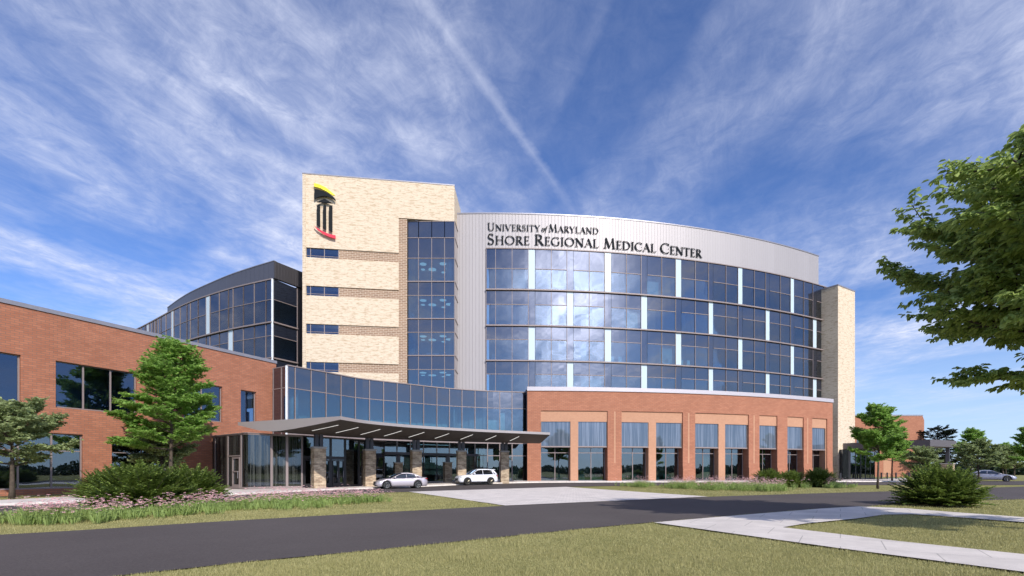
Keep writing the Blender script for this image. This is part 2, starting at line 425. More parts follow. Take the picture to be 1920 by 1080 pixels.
def lawn():
    t = NT('lawn_ground'); c = t.coord('Object')
    n = t.noise(c, 0.35, 6, 0.7); n2 = t.noise(c, 9, 5, 0.75); n3 = t.noise(c, 60, 2, 0.7)
    a = t.ramp(n, [(0.3, (0.22, 0.215, 0.075)), (0.7, (0.31, 0.29, 0.115))])
    k = t.ramp(n2, [(0.3, 0.72), (0.7, 1.15)]); k3 = t.ramp(n3, [(0.3, 0.75), (0.7, 1.2)])
    return t.out(t.bsdf(t.mixc(1.0, t.mixc(1.0, a, k, 'MULTIPLY'), k3, 'MULTIPLY'), 0.95, 0, bump=n2, bs=0.6, bd=0.05, spec=0.1))
M['asphalt'] = asphalt(); M['concrete'] = concrete(); M['pavers'] = concrete('pavers', 0.6, 0.3, (0.78, 0.71, 0.65), 0.45, 0.02); M['lawn'] = lawn()
M['blade'] = foliage('grass_blade', (0.19, 0.195, 0.06), (0.50, 0.455, 0.22), 0.35, 0.6, 0.7)
M['flower_leaf'] = foliage('flower_leaf', (0.16, 0.24, 0.055), (0.36, 0.46, 0.16), 0.4, 0.6)
M['petal'] = foliage('flower_petal', (0.80, 0.36, 0.42), (0.98, 0.66, 0.66), 0.4, 0.6)
M['maple_leaf'] = foliage('maple_leaf', (0.08, 0.20, 0.03), (0.38, 0.56, 0.14), 0.45)
M['olive_leaf'] = foliage('olive_leaf', (0.13, 0.18, 0.07), (0.42, 0.49, 0.23), 0.35)
M['big_leaf'] = foliage('big_leaf', (0.055, 0.13, 0.02), (0.42, 0.52, 0.16), 0.42)
M['shrub_leaf'] = foliage('shrub_leaf', (0.025, 0.06, 0.012), (0.24, 0.32, 0.065), 0.3)
M['cedar_leaf'] = foliage('cedar_leaf', (0.012, 0.022, 0.012), (0.03, 0.045, 0.022), 0.15)
M['wood_leaf'] = foliage('wood_leaf', (0.018, 0.03, 0.014), (0.045, 0.07, 0.03), 0.2)
# ------------------------------------------------------------------ ground
def structure(o): o['kind'] = 'structure'; return o
def ground_sheet():
    xs = np.concatenate([np.linspace(-900, -80, 22), np.arange(-76, 101, 2.0), np.linspace(110, 900, 22)])
    ys = np.concatenate([np.linspace(-700, -20, 18), np.arange(-16, 80, 1.0), np.linspace(84, 140, 8), np.linspace(170, 1200, 18)])
    X, Y = np.meshgrid(xs, ys); Z = gz(X, Y)
    V = np.stack([X, Y, Z], -1).reshape(-1, 3); nx, ny = len(xs), len(ys)
    I = np.arange(nx * ny).reshape(ny, nx)
    Fq = np.stack([I[:-1, :-1], I[:-1, 1:], I[1:, 1:], I[1:, :-1]], -1).reshape(-1, 4)
    return structure(np_mesh('ground', V, Fq, M['lawn'], k=4, smooth=True))
ground_sheet()

def resample(P, n):
    P = np.array(P, float); d = np.r_[0, np.cumsum(np.hypot(*(P[1:] - P[:-1]).T))]
    t = np.linspace(0, d[-1], n); return np.stack([np.interp(t, d, P[:, 0]), np.interp(t, d, P[:, 1])], -1)
POLYS = {}
def strip(name, A, B, h, mat, n=120, m=14, smooth=True, edge=0.0):
    """sheet between two edges, laid h above the ground"""
    A2 = resample(catmull(A) if smooth else A, n); B2 = resample(catmull(B) if smooth else B, n)
    POLYS[name] = np.concatenate([A2, B2[::-1]])
    t = np.linspace(0, 1, m)[:, None, None]
    Pn = A2[None] * (1 - t) + B2[None] * t
    Z = gz(Pn[..., 0], Pn[..., 1]) + h
    V = np.concatenate([Pn, Z[..., None]], -1).reshape(-1, 3)
    I = np.arange(m * n).reshape(m, n)
    Fq = np.stack([I[:-1, :-1], I[:-1, 1:], I[1:, 1:], I[1:, :-1]], -1).reshape(-1, 4)
    V = V.tolist(); Fq = Fq.tolist()
    if edge > 0:                                        # a kerb face down to the ground all round
        ring = list(I[0, :]) + list(I[1:, -1]) + list(I[-1, -2::-1]) + list(I[-2:0:-1, 0])
        b = len(V)
        for k in ring: V.append([V[k][0], V[k][1], V[k][2] - edge])
        L = len(ring)
        for k in range(L): Fq.append([int(ring[k]), b + k, b + (k + 1) % L, int(ring[(k + 1) % L])])
    o = np_mesh(name, V, Fq, mat, k=4)
    # make the top face up
    if o.data.polygons[0].normal.z < 0: o.data.flip_normals()
    return structure(o)
# main road: far edge and near edge
road_far = [(-30, 2.2), (-20.5, 7.0), (-12.7, 11.9), (-8.36, 15.7), (-0.3, 21.8), (7.0, 26.3), (12.0, 29.4), (21.5, 33.9), (30.5, 37.9), (38, 42.0), (50.5, 47.6), (75, 56), (110, 66)]
road_near = [(-22, -6), (-13, 1.8), (-5.9, 7.3), (-4.5, 8.45), (-2.8, 9.6), (3.9, 14.5), (12.9, 20.0), (15.3, 21.2), (18, 22.7), (23.5, 25.2), (28.4, 26.8), (48, 32), (80, 40), (115, 48)]
strip('road', road_far, road_near, 0.020, M['asphalt'], 200, 12)
# drop-off lane in front of the entrance
lane_in = [(-26, 12), (-22.9, 21.5), (-21.1, 24.8), (-18.2, 31), (-15.5, 37.5), (-12.1, 42.6), (-8, 48.0), (-1.2, 53.2), (7, 55.6), (25, 56.4), (42, 58.0), (56, 58.5), (66, 59)]
lane_out = [(-19.5, 9.5), (-18.2, 19.6), (-16.2, 25), (-13.6, 30), (-11, 33.5), (-7.8, 36.2), (-1.5, 41.5), (5.3, 47.0), (14, 49.6), (25, 50.3), (38, 50.6), (52, 50.6), (66, 52)]
strip('drop_off_lane', lane_in, lane_out, 0.026, M['asphalt'], 160, 8)
strip('paved_crossing', [(-7.8, 36.2), (-1.5, 41.5), (5.3, 47.0)], [(-0.3, 21.75), (6.6, 26.0), (12.0, 29.4)], 0.036, M['pavers'], 40, 30)
strip('far_road', [(56, 61.5), (75, 64.5), (110, 72)], [(52, 56.2), (75, 59.5), (112, 67.2)], 0.03, M['asphalt'], 60, 6)
# pavements
walk_in = [(-28.2, 12), (-26.6, 22), (-25.6, 27), (-24.9, 32), (-24.5, 38), (-23.5, 45), (-21, 50), (-17, 54), (-8, 60), (2, 62), (25, 62), (41, 66), (52, 72), (66, 82)]
walk_out = [(-26.2, 12), (-23.0, 21.5), (-21.25, 24.8), (-18.35, 31), (-15.65, 37.5), (-12.25, 42.65), (-8.1, 48.1), (-1.25, 53.3), (7, 55.75), (25, 56.55), (42, 58.15), (50, 58.5), (56, 58.6)]
strip('sidewalk', walk_in, walk_out, 0.13, M['concrete'], 140, 12, edge=0.14)
# concrete footpath with its fork at the lower right
fp = [(4.3, 14.55), (8.6, 17.3), (12.9, 19.95), (15.3, 21.15), (16.5, 20.0), (16.6, 18.7), (17.3, 16.2), (17.6, 13), (17.8, 8.0), (16.3, 8.0), (16.1, 12.5), (15.6, 14.6), (14.9, 16.6), (14.4, 17.3), (13.3, 17.15), (11.3, 15.75), (8.7, 14.25), (7.5, 13.3), (8.56, 10.75), (9.6, 9.0), (11.4, 5.6), (9.1, 5.2), (7.93, 7.4), (6.6, 9.73), (5.5, 12)]
POLYS['footpath'] = np.array(fp)
def flat_poly(name, pts, z, mat):
    bm = bmesh.new(); vs = [bm.verts.new((x, y, z)) for x, y in pts]; f = bm.faces.new(vs)
    bmesh.ops.triangulate(bm, faces=[f]); bmesh.ops.recalc_face_normals(bm, faces=bm.faces)
    if next(iter(bm.faces)).normal.z < 0: bmesh.ops.reverse_faces(bm, faces=bm.faces)
    me = bpy.data.meshes.new(name); bm.to_mesh(me); bm.free(); me.materials.append(mat)
    o = bpy.data.objects.new(name, me); link(o); return structure(o)
flat_poly('footpath', fp, 0.042, M['concrete'])

# ------------------------------------------------------------------ brick wing on the left
wing = Path([(-32 - 0.455 * 22, 30 - 0.891 * 22), (-23.2, 47.22)])
W = wing.u
tw = thing('brick_wing', 'long two storey red brick wing with large dark windows and grey roof edge at left', 'building', (-32, 30, 0))
def zz(path, px, py): y = path.at(path.u(px)).y; return CAMZ + (HY - py) * y / F
wins = [(-120, 39, 5.9, 9.05, []), (104.4, 257, 5.9, 9.05, [158.5, 209.6]), (345, 417, 5.9, 9.05, [380]), (451.5, 480.5, 5.9, 9.05, []),
        (-260, 155.6, 0.40, 4.15, [-150, -40, 36, 98.8]), (209.6, 330, 0.40, 4.15, [268])]
holes = [(W(a), W(b), z0, z1) for a, b, z0, z1, _ in wins]
mb = MB(); wall(mb, wing, 0, wing.L, -0.6, 12.15, holes, 0, 0.45); mb.build('wall', M['red_brick'], tw)
mb = MB(); panel(mb, wing, 0, wing.L + 0.04, 12.15, 12.42, 0.08, 0.65); mb.build('parapet_cap', M['cap_metal'], tw)
mb = MB(); panel(mb, wing, 0, wing.L, 11.5, 11.7, -0.45, 14); mb.build('roof', M['roof'], tw)
mb = MB()
panel(mb, wing, 0, wing.L, 5.0, 5.35, -0.75, 9); panel(mb, wing, 0, wing.L, 9.4, 9.6, -0.75, 9)
mb.build('floor_slab', M['slab'], tw)
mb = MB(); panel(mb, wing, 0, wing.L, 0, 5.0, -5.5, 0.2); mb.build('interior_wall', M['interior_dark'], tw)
mb = MB(); panel(mb, wing, 0, wing.L, 5.35, 9.4, -4.5, 0.2); mb.build('interior_wall', M['wing_room'], tw)
for i, (a, b, z0, z1, ms) in enumerate(wins):
    u0, u1 = W(a), W(b)
    fr = MB(); o = -0.20
    for q in (u0, u1 - 0.09): panel(fr, wing, q, q + 0.09, z0, z1, o, 0.12)
    panel(fr, wing, u0 + 0.09, u1 - 0.09, z0, z0 + 0.09, o, 0.12); panel(fr, wing, u0 + 0.09, u1 - 0.09, z1 - 0.07, z1, o, 0.12)
    for m in ms: panel(fr, wing, W(m) - 0.05, W(m) + 0.05, z0 + 0.09, z1 - 0.07, o + 0.005, 0.12)
    if z0 < 1:
        panel(fr, wing, u0 + 0.09, u1 - 0.09, 2.93, 2.99, o + 0.002, 0.1)
    w = fr.build('window', M['mullion'], tw)
    g = MB(); panel(g, wing, u0 + 0.05, u1 - 0.05, z0 + 0.05, z1 - 0.05, o - 0.04, 0.02); g.build('pane', M['wing_glass'] if z0 > 1 else M['store_glass'], w)
for px0, px1, z0, z1 in ((176, 230, 6.0, 7.4), (466, 478, 5.95, 7.2), (112, 122, 6.0, 7.6)):
    b = MB(); panel(b, wing, W(px0), W(px1), z0, z1, -0.8, 0.05); b.build('blind', M['sofa'] if px0 != 176 else M['slab'], tw)

# ------------------------------------------------------------------ curved curtain-wall block
def curtain_window(parent, path, u0, u1, rows, mulls, off, endm=(True, True), mat_v='vision', mat_s='spandrel', fw=0.06):
    """window = frame of mullions and transoms; its panes are sub-parts. rows: [z0, z_transom, z1]"""
    fr = MB()
    vs = ([u0] if endm[0] else []) + mulls + ([u1] if endm[1] else [])
    for m in vs: panel(fr, path, m - fw / 2, m + fw / 2, rows[0], rows[-1], off + 0.07, 0.16)
    cuts = sorted(vs)
    seg = [u0] + [c for c in cuts if u0 + 1e-3 < c < u1 - 1e-3] + [u1]
    for z in rows[1:-1]:
        for a, b in zip(seg[:-1], seg[1:]): panel(fr, path, a + fw / 2, b - fw / 2, z - 0.035, z + 0.035, off + 0.06, 0.14)
    w = fr.build('window', M['mullion'], parent)
    g = MB(); panel(g, path, u0 + 0.002, u1 - 0.002, rows[0] + 0.01, rows[1] - 0.005, off, 0.02); g.build('vision_pane', M[mat_v], w)
    for z0, z1 in zip(rows[1:-1], rows[2:]):
        g = MB(); panel(g, path, u0 + 0.002, u1 - 0.002, z0 + 0.005, z1 - 0.01, off, 0.02); g.build('spandrel_pane', M[mat_s], w)
    return w

arcP = arc((-3.27, 61.35), (26.2, 65.4), (49.5, 75.0), 6.0, 4.0, 90)
CP = Path(arcP); U = CP.u
cb = thing('curved_glass_block', 'tall curved blue glass hospital block under a pale ribbed metal parapet behind the brick pavilion', 'building', (20, 66, 0))
uL, uR = U(912), U(1553)
ST = [(24.6, 27.3, 29.8), (20.05, 22.75, 24.6), (15.6, 18.3, 20.05), (11.3, 13.9, 15.6)]
nar = [(990, 1003), (1061.7, 1074), (1131.7, 1144.3), (1199.3, 1211), (1263.3, 1274.3), (1324.5, 1333.5), (1379.3, 1388), (1430.6, 1438.5), (1477, 1484), (1518.6, 1526)]
bays = [(912, 990, [929.3, 960])] + [(nar[k][1], nar[k + 1][0], [(nar[k][1] + nar[k + 1][0]) / 2 + 0.4]) for k in range(9)] + [(1526, 1553, [1540])]
OG = 0.40
for r, (z0, zt, z1) in enumerate(ST):
    for k, (a, b, ms) in enumerate(bays):
        curtain_window(cb, CP, U(a), U(b), [z0, zt, z1], [U(m) for m in ms], OG, (k == 0, True))
    for k, (a, b) in enumerate(nar):
        white = (k + r) % 2 == 0
        g = MB(); panel(g, CP, U(a) + 0.04, U(b) - 0.04, z0 + 0.03, z1 - 0.03, OG + 0.012, 0.05)
        if white: g.build('white_panel', M['white_panel'], cb)
        else: g.build('dark_panel', M['spandrel'], cb)
for z in (24.6, 20.05, 15.6):
    g = MB(); panel(g, CP, uL - 0.05, uR, z - 0.08, z + 0.08, OG + 0.26, 0.5); g.build('ledge', M['mullion'], cb)
g = MB(); panel(g, CP, uL - 0.03, uR, 29.8, 29.92, OG + 0.12, 0.14); g.build('head_trim', M['mullion'], cb)
# pale siding: the band above and the wall at the left
uB = U(1531)
g = MB(); panel(g, CP, U(845), uB, 29.92, 34.3, 0.3, 0.4); panel(g, CP, U(845), uL - 0.04, 0, 29.92, 0.3, 0.4); g.build('wall', M['pale_metal'], cb)
g = MB(); panel(g, CP, U(845), uB + 0.03, 34.3, 34.45, 0.36, 0.6); g.build('parapet_cap', M['cap_metal'], cb)
g = MB(); panel(g, CP, uL - 0.04, uR + 1, 29.7, 29.79, OG - 0.03, 14); panel(g, CP, U(850), uB, 33.4, 33.6, -0.12, 14); g.build('roof', M['roof'], cb)
g = MB(); panel(g, CP, uL + 0.0, uL + 0.06, 11.0, 29.8, OG - 0.03, 0.45); g.build('corner_post', M['white_col'], cb)
g = MB()
for z in (11.2, 15.6, 20.05, 24.6): panel(g, CP, uL + 0.1, uR - 0.1, z - 0.22, z + 0.18, OG - 0.12, 9)
g.build('floor_slab', M['slab'], cb)
g = MB(); panel(g, CP, uL + 0.1, uR, 11.2, 29.6, OG - 5.5, 0.2); g.build('interior_wall', M['interior'], cb)
g = MB()
for px in (990, 1061.7, 1131.7, 1199.3, 1263.3, 1324.5, 1379.3, 1430.6, 1477, 1518.6):
    u = U(px) + 0.3; panel(g, CP, u, u + 0.15, 11.4, 29.6, OG - 0.35, 5)
g.build('partition', M['interior'], cb)
g = MB(); panel(g, CP, U(860), uR, 0, 11.1, -0.2, 0.3); g.build('base_wall', M['interior_dark'], cb)
def pblind(path, parent, px0, px1, z0, z1, off, m='blind'):
    b = MB(); panel(b, path, path.u(px0), path.u(px1), z0, z1, off, 0.03); b.build('blind', M[m], parent)
for px0, px1, z0, z1 in ((961, 988, 25.0, 26.6), (1089, 1101, 15.9, 18.2), (1172.5, 1176, 20.3, 22.6), (1174, 1196, 20.3, 22.6), (1090, 1128, 11.6, 13.8), (1239, 1261, 16, 18.2), (1335, 1356, 20.4, 22.6),
                        (1360, 1377, 24.9, 27.2), (1390, 1408, 16, 18.0), (1412, 1429, 24.9, 26.9), (1440, 1458, 20.4, 22.5), (1486, 1500, 20.4, 22.6), (1461, 1475, 15.9, 18.1), (1528, 1538, 15.9, 18.2), (1541, 1551, 20.4, 22.6), (1213, 1236, 24.9, 26.7)):
    pblind(CP, cb, px0, px1, z0, z1, OG - 0.5, 'interior')
for px in (922, 1146, 1160, 1246, 1252, 1276, 1289, 1362, 1366, 1396, 1402, 1463, 1467):
    z = 15.8 if px > 1000 else 15.8
    b = MB(); u = U(px); panel(b, CP, u, u + 0.45, z, z + 0.75, OG - 0.5, 0.4); b.build('chair', M['blind'], cb)

# ------------------------------------------------------------------ brick pavilion in front
PV = Path(arc((1.9, 59.6), (21.9, 61.6), (46.7, 69.9), 0, 0, 70)); V = PV.u
pv = thing('brick_pavilion', 'low curved red brick pavilion with orange framed tall windows and a pale roof edge', 'building', (20, 62, 0))
pw = [(1014.7, 1070), (1084.4, 1138.7), (1166, 1217), (1231, 1279.5), (1304, 1348.6), (1361, 1403), (1424.4, 1457), (1477, 1506), (1524, 1549.5)]
rec = [(1014, 1139.3), (1165.5, 1280.3), (1303.5, 1404), (1424, 1457.6), (1476.4, 1507), (1523, 1551)]
z_h, z_f, z_o = 7.75, 4.65, 9.1
mb = MB(); wall(mb, PV, 0, PV.L, -0.3, 11.55, [(V(a), V(b), -0.3, z_o) for a, b in rec], 0, 0.3); mb.build('wall', M['pav_brick'], pv)
for a, b in rec:
    mb = MB()
    hs = [(V(c), V(d), -0.3, z_h) for c, d in pw if c > a - 2 and d < b + 2]
    hs = [(max(h[0], V(a)) if abs(h[0] - V(a)) > 0.12 else V(a) , h[1] if abs(h[1] - V(b)) > 0.12 else V(b), h[2], h[3]) for h in hs]
    wall(mb, PV, V(a), V(b), -0.3, z_o, hs, -0.14, 0.9)
    mb.build('recessed_surround', M['orange_brick'], pv)
    x = V(b); mb = MB(); panel(mb, PV, x, x + 0.02, -0.3, z_f, -0.305, 1.2); mb.build('reveal', M['pav_brick'], pv)
mb = MB(); panel(mb, PV, -0.03, PV.L + 0.03, 11.55, 12.05, 0.12, 1.0); mb.build('parapet_cap', M['pale_cap'], pv)
mb = MB(); panel(mb, PV, 0, PV.L, 11.3, 11.5, -0.35, 3.5); mb.build('roof', M['roof'], pv)
mb = MB(); panel(mb, PV, 0.05, PV.L - 0.05, 4.75, 4.95, -1.3, 3.5); panel(mb, PV, 0.05, PV.L - 0.05, 0.0, 0.25, -0.35, 5.5); mb.build('floor_slab', M['slab'], pv)
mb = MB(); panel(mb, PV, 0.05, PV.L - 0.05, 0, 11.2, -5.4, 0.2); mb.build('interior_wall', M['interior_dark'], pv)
mb = MB()
for i in range(0, len(rec)):                       # plinth of each pier and the orange groove lines
    pass
piers = [(988.6, 1014), (1139.3, 1165.5), (1280.3, 1303.5), (1404, 1424), (1457.6, 1476.4), (1507, 1523), (1551, 1563.6)]
for a, b in piers:
    mb = MB(); panel(mb, PV, V(a) if a > 989 else 0.0, V(b), -0.3, 2.05, 0.06, 0.06); mb.build('plinth', M['pav_brick'], pv)
for px in (1153, 1291.5, 1414, 1514.5):
    mb = MB(); panel(mb, PV, V(px) - 0.12, V(px) + 0.08, 2.6, z_o - 0.05, 0.012, 0.012); mb.build('accent_stripe', M['orange_brick'], pv)
for i, (a, b) in enumerate(pw):
    u0, u1 = V(a), V(b)
    if i in (6, 7, 8): u0 = V(rec[i - 3][0]); u1 = V(rec[i - 3][1])
    fr = MB()
    panel(fr, PV, u0, u1, z_f - 0.10, z_f + 0.06, -0.16, 0.5)
    for q in (u0, u1 - 0.05): panel(fr, PV, q, q + 0.05, z_f + 0.06, z_h, -0.2, 0.12)
    for q in (u0, u1 - 0.07, (u0 + u1) / 2 - 0.04): panel(fr, PV, q, q + 0.08, 0.25, z_f - 0.1, -0.98, 0.12)
    panel(fr, PV, u0, u1, 3.85, 3.93, -0.975, 0.1); panel(fr, PV, u0, u1, 0.2, 0.35, -0.975, 0.1)
    w = fr.build('window', M['mullion'], pv)
    g = MB(); panel(g, PV, u0 + 0.05, u1 - 0.05, z_f + 0.06, z_h, -0.26, 0.03); g.build('printed_glass_panel', M['frit_blue'], w)
    g = MB(); panel(g, PV, u0 + 0.02, u1 - 0.02, 0.3, z_f - 0.1, -1.03, 0.02); g.build('pane', M['store_glass'], w)
    if i in (0, 1, 2, 3):
        um = (u0 + u1) / 2
        for q, wd in ((um - 1.5, 0.9), (um + 0.35, 1.3)):
            s = MB(); panel(s, PV, q, q + wd, 0.25, 0.75, -1.7, 0.7); panel(s, PV, q, q + wd, 0.75, 1.15, -2.2, 0.2)
            tag(s.build('sofa', M['sofa']), ('pale teal seat' if wd < 1 else 'long pale teal sofa') + ' behind the ' + ('first', 'second', 'third', 'fourth')[i] + ' tall window of the brick pavilion from the left', 'seat', 'lobby seats behind the pavilion windows')
for px0, px1, z1 in ((1305, 1313, 2.1), (1363, 1372, 2.6), (1332, 1348, 3.8)):
    b = MB(); panel(b, PV, V(px0), V(px1), 0.3, z1, -1.6, 0.1); b.build('partition', M['interior'], pv)

# ------------------------------------------------------------------ curved glass entrance lobby
def SP(lst): return [S(px, s) for px, s in lst]
lobc = catmull(SP([(537.5, 19.93), (583, 19.1), (611, 18.6), (639, 18.05), (680, 17.35), (770, 16.3), (818, 15.75), (866, 15.35), (915, 15.05), (960, 14.9), (988.5, 14.8)]), 5)
LP = Path([tuple(p) for p in lobc]); L_ = LP.u
lb = thing('glass_lobby', 'curved two storey glass entrance lobby between the brick wing and the brick pavilion', 'building', (-8, 56, 0))
lm = [539, 553, 583, 611, 639, 666, 692.5, 718.9, 744.3, 769.4, 794, 819, 842.5, 866, 890.5, 914, 937, 960, 987.5]
for a, b in zip(lm[:-1], lm[1:]):
    curtain_window(lb, LP, L_(a), L_(b), [5.15, 9.45, 11.5], [], 0, (True, b == lm[-1]), 'lobby_glass', 'spandrel', 0.08)
low = [p for p in lm if p >= 718]
for a, b in zip(low[:-1], low[1:]):
    fr = MB(); u0, u1 = L_(a), L_(b)
    panel(fr, LP, u0 - 0.05, u0 + 0.05, 0.2, 5.0, 0.06, 0.16)
    for z in (0.25, 3.5): panel(fr, LP, u0 + 0.05, u1 - 0.05, z - 0.05, z + 0.05, 0.05, 0.14)
    w = fr.build('window', M['dark_frame'] if a < 900 else M['mullion'], lb)
    g = MB(); panel(g, LP, u0 + 0.002, u1 - 0.002, 0.25, 5.0, 0, 0.02); g.build('pane', M['store_glass'], w)
for z0, z1, o_ in ((5.0, 5.15, .1), (11.5, 11.6, .12)):
    g = MB(); panel(g, LP, 0, LP.L, z0, z1, o_, 0.25); g.build('head_trim', M['mullion'], lb)
g = MB(); panel(g, LP, 0, LP.L, 11.2, 11.45, -0.1, 2.2); g.build('roof', M['roof'], lb)
g = MB(); panel(g, LP, 0, LP.L, 4.9, 5.25, -0.15, 3); panel(g, LP, 0, LP.L, 0.05, 0.24, -0.12, 3); g.build('floor_slab', M['slab'], lb)
g = MB(); panel(g, LP, 0, LP.L, 5.3, 11.1, -2.8, 0.1); g.build('interior_wall', M['interior'], lb)
g = MB(); panel(g, LP, 0, LP.L, 0.2, 4.8, -2.6, 0.1); g.build('interior_wall', M['slab'], lb)
for px in (563,):
    g = MB(); p = LP.at(L_(px), -1.2); g.tube([(p.x, p.y, 5.2), (p.x, p.y, 11.2)], [0.42, 0.42], 16); g.build('column', M['white_col'], lb, True)
for px0, px1, z0, z1 in ((916, 936, 5.3, 8.0), (938, 948, 5.3, 9.0), (724, 742, 0.3, 3.0), (896, 912, 0.3, 4.2), (846, 862, 0.3, 3)):
    pblind(LP, lb, px0, px1, z0, z1, -0.7, 'interior')
# short return wall next to the brick wing
RP = Path([S(511, 19.42), S(537.5, 19.93)])
fr = MB()
for px in (512.5, 528, 536.8): panel(fr, RP, RP.u(px) - 0.05, RP.u(px) + 0.05, 0.2, 11.5, 0.05, 0.12)
for z in (9.45, 11.46): panel(fr, RP, 0, RP.L, z - 0.04, z + 0.04, 0.04, 0.1)
w = fr.build('return_window', M['mullion'], lb)
g = MB(); panel(g, RP, 0, RP.L, 4.9, 11.5, 0, 0.03); g.build('spandrel_pane', M['spandrel'], w)
g = MB(); p0 = RP.at(RP.L - 0.02, 0.0); g.box(p0.x - 0.06, p0.y - 0.1, 4.9, p0.x + 0.12, p0.y + 0.06, 11.5); g.build('corner_post', M['white_col'], lb)
# vestibule of printed glass with doors
vs = SP([(394, 21.45), (452, 23.3), (458, 23.55), (465, 23.65), (472, 23.5), (511, 22.7), (567, 21.9), (611, 20.9), (664, 19.7), (722, 18.3)])
VP = Path(vs); v_ = VP.u
vt = thing('entrance_vestibule', 'low glass vestibule with vertical striped glass and dark framed doors below the canopy', 'vestibule', (-18, 42, 0))
zt = 4.6
sections = [(394.2, 403.5, 'f'), (403.5, 427.5, 'f'), (427.5, 452.5, 'door'), (452.5, 509, 'f'), (509, 538, 'f'), (538, 567, 'f'), (567, 620, 'd2'), (620, 647, 'd2'), (647, 673, 'g'), (673, 697, 'g'), (697, 721, 'g')]
for a, b, k in sections:
    u0, u1 = v_(a), v_(b); dk = k in ('d2', 'g')
    fr = MB(); mt = M['dark_frame'] if dk else M['mullion']
    for q in (u0, u1 - 0.10): panel(fr, VP, q, q + 0.10, 0.1, zt, 0.05, 0.14)
    B = [u0 + 0.1, u1 - 0.1]
    panel(fr, VP, B[0], B[1], 0.1, 0.32, 0.04, 0.12); panel(fr, VP, B[0], B[1], zt - 0.1, zt, 0.04, 0.12)
    if k == 'door': panel(fr, VP, B[0], B[1], 2.78, 2.88, 0.04, 0.12)
    if k == 'd2': panel(fr, VP, B[0], B[1], 2.62, 2.92, 0.05, 0.14)
    w = fr.build('window', mt, vt)
    g = MB(); panel(g, VP, B[0], B[1], 0.32, zt - 0.1, 0, 0.02)
    g.build('pane', M['frit_dark'] if not dk else M['store_glass'], w)
    if k in ('door', 'd2'):
        d = MB()
        if k == 'door': ds = [(v_(437), v_(451))]
        else: um = (u0 + u1) / 2; ds = [(u0 + 0.14, um - 0.01), (um + 0.01, u1 - 0.14)]
        for (x0, x1) in ds:
            d = MB(); t_ = 0.12 if k == 'door' else 0.09; h = 2.72 if k == 'door' else 2.58
            panel(d, VP, x0, x0 + t_, 0.2, h, 0.09, 0.08); panel(d, VP, x1 - t_, x1, 0.2, h, 0.09, 0.08)
            panel(d, VP, x0 + t_, x1 - t_, h - t_, h, 0.09, 0.08); panel(d, VP, x0 + t_, x1 - t_, 0.2, 0.5, 0.09, 0.08)
            if k == 'door': panel(d, VP, x0 + t_, x1 - t_, 1.5, 1.6, 0.09, 0.08)
            dd = d.build('door', M['mullion'] if k == 'door' else M['dark_frame'], vt)
            hnd = MB(); q = x1 - 0.16; p = VP.at(q, 0.15); hnd.tube([(p.x, p.y, 1.0), (p.x, p.y, 1.6)], [0.02, 0.02], 6); hnd.build('handle', M['cap_metal'], dd)
g = MB(); panel(g, VP, 0, VP.L, zt, zt + 0.06, 0.1, 0.5); g.build('head_trim', M['mullion'], vt)
g = MB(); g.face([(p.x, p.y, zt + 0.02) for p in VP.p] + [(-12.4, 54, zt + 0.02), (-21.5, 50, zt + 0.02)]); g.build('roof', M['roof'], vt)
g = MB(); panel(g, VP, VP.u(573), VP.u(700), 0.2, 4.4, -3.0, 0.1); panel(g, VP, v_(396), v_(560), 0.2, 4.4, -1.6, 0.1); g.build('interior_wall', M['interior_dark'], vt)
g = MB(); panel(g, VP, v_(613), v_(640), 2.9, 3.5, -0.6, 0.1); g.build('lintel_box', M['sofa'], vt)

# ------------------------------------------------------------------ pale brick tower
TP = Path([S(567, 15.9), S(852, 15.25)]); T = TP.u
tt = thing('pale_brick_tower', 'tall cream brick tower with brown brick bands and a glass corner bay', 'building', (-16, 58, 0))
bz = [(28.0, 26.85), (23.5, 22.35), (19.0, 17.85), (14.5, 13.35), (10.0, 8.9)]
uE = T(747.5); uF = T(761.7)
hs = [(T(567), uE, b, a) for a, b in bz] + [(uE, TP.L, -1, 32.25)]
mb = MB(); wall(mb, TP, 0, TP.L, 0, 36.65, hs, 0, 0.4); mb.build('wall', M['cream'], tt)
mb = MB(); panel(mb, TP, -0.03, TP.L + 0.03, 36.65, 36.78, 0.04, 0.5); mb.build('parapet_cap', M['cap_metal'], tt)
mb = MB()
uw = T(634.7)
for a, b in bz: panel(mb, TP, uw, uE, b, a, -0.12, 0.28)
panel(mb, TP, uE, uF + 0.1, 0, 32.25, -0.10, 0.3); mb.build('brick_band', M['brown_brick'], tt)
for a, b in bz[:4]:
    fr = MB(); u0 = T(567) + 0.06
    ms = [T(582), T(608), uw]
    for q in [u0] + ms: panel(fr, TP, q - 0.05, q + 0.03, b, a, -0.10, 0.12)
    panel(fr, TP, u0, uw, b + 0.22, b + 0.27, -0.11, 0.1)
    w = fr.build('window', M['mullion'], tt)
    g = MB(); panel(g, TP, u0, uw, b, a, -0.16, 0.02); g.build('pane', M['wing_glass'], w)
    g = MB(); panel(g, TP, u0, uw, b, a, -1.6, 0.1); g.build('interior_wall', M['interior_dark'], tt)
    g = MB(); panel(g, TP, T(572), T(628), b + 0.3, b + 0.36, -0.5, 0.1); g.build('window_sill', M['blind'], tt)
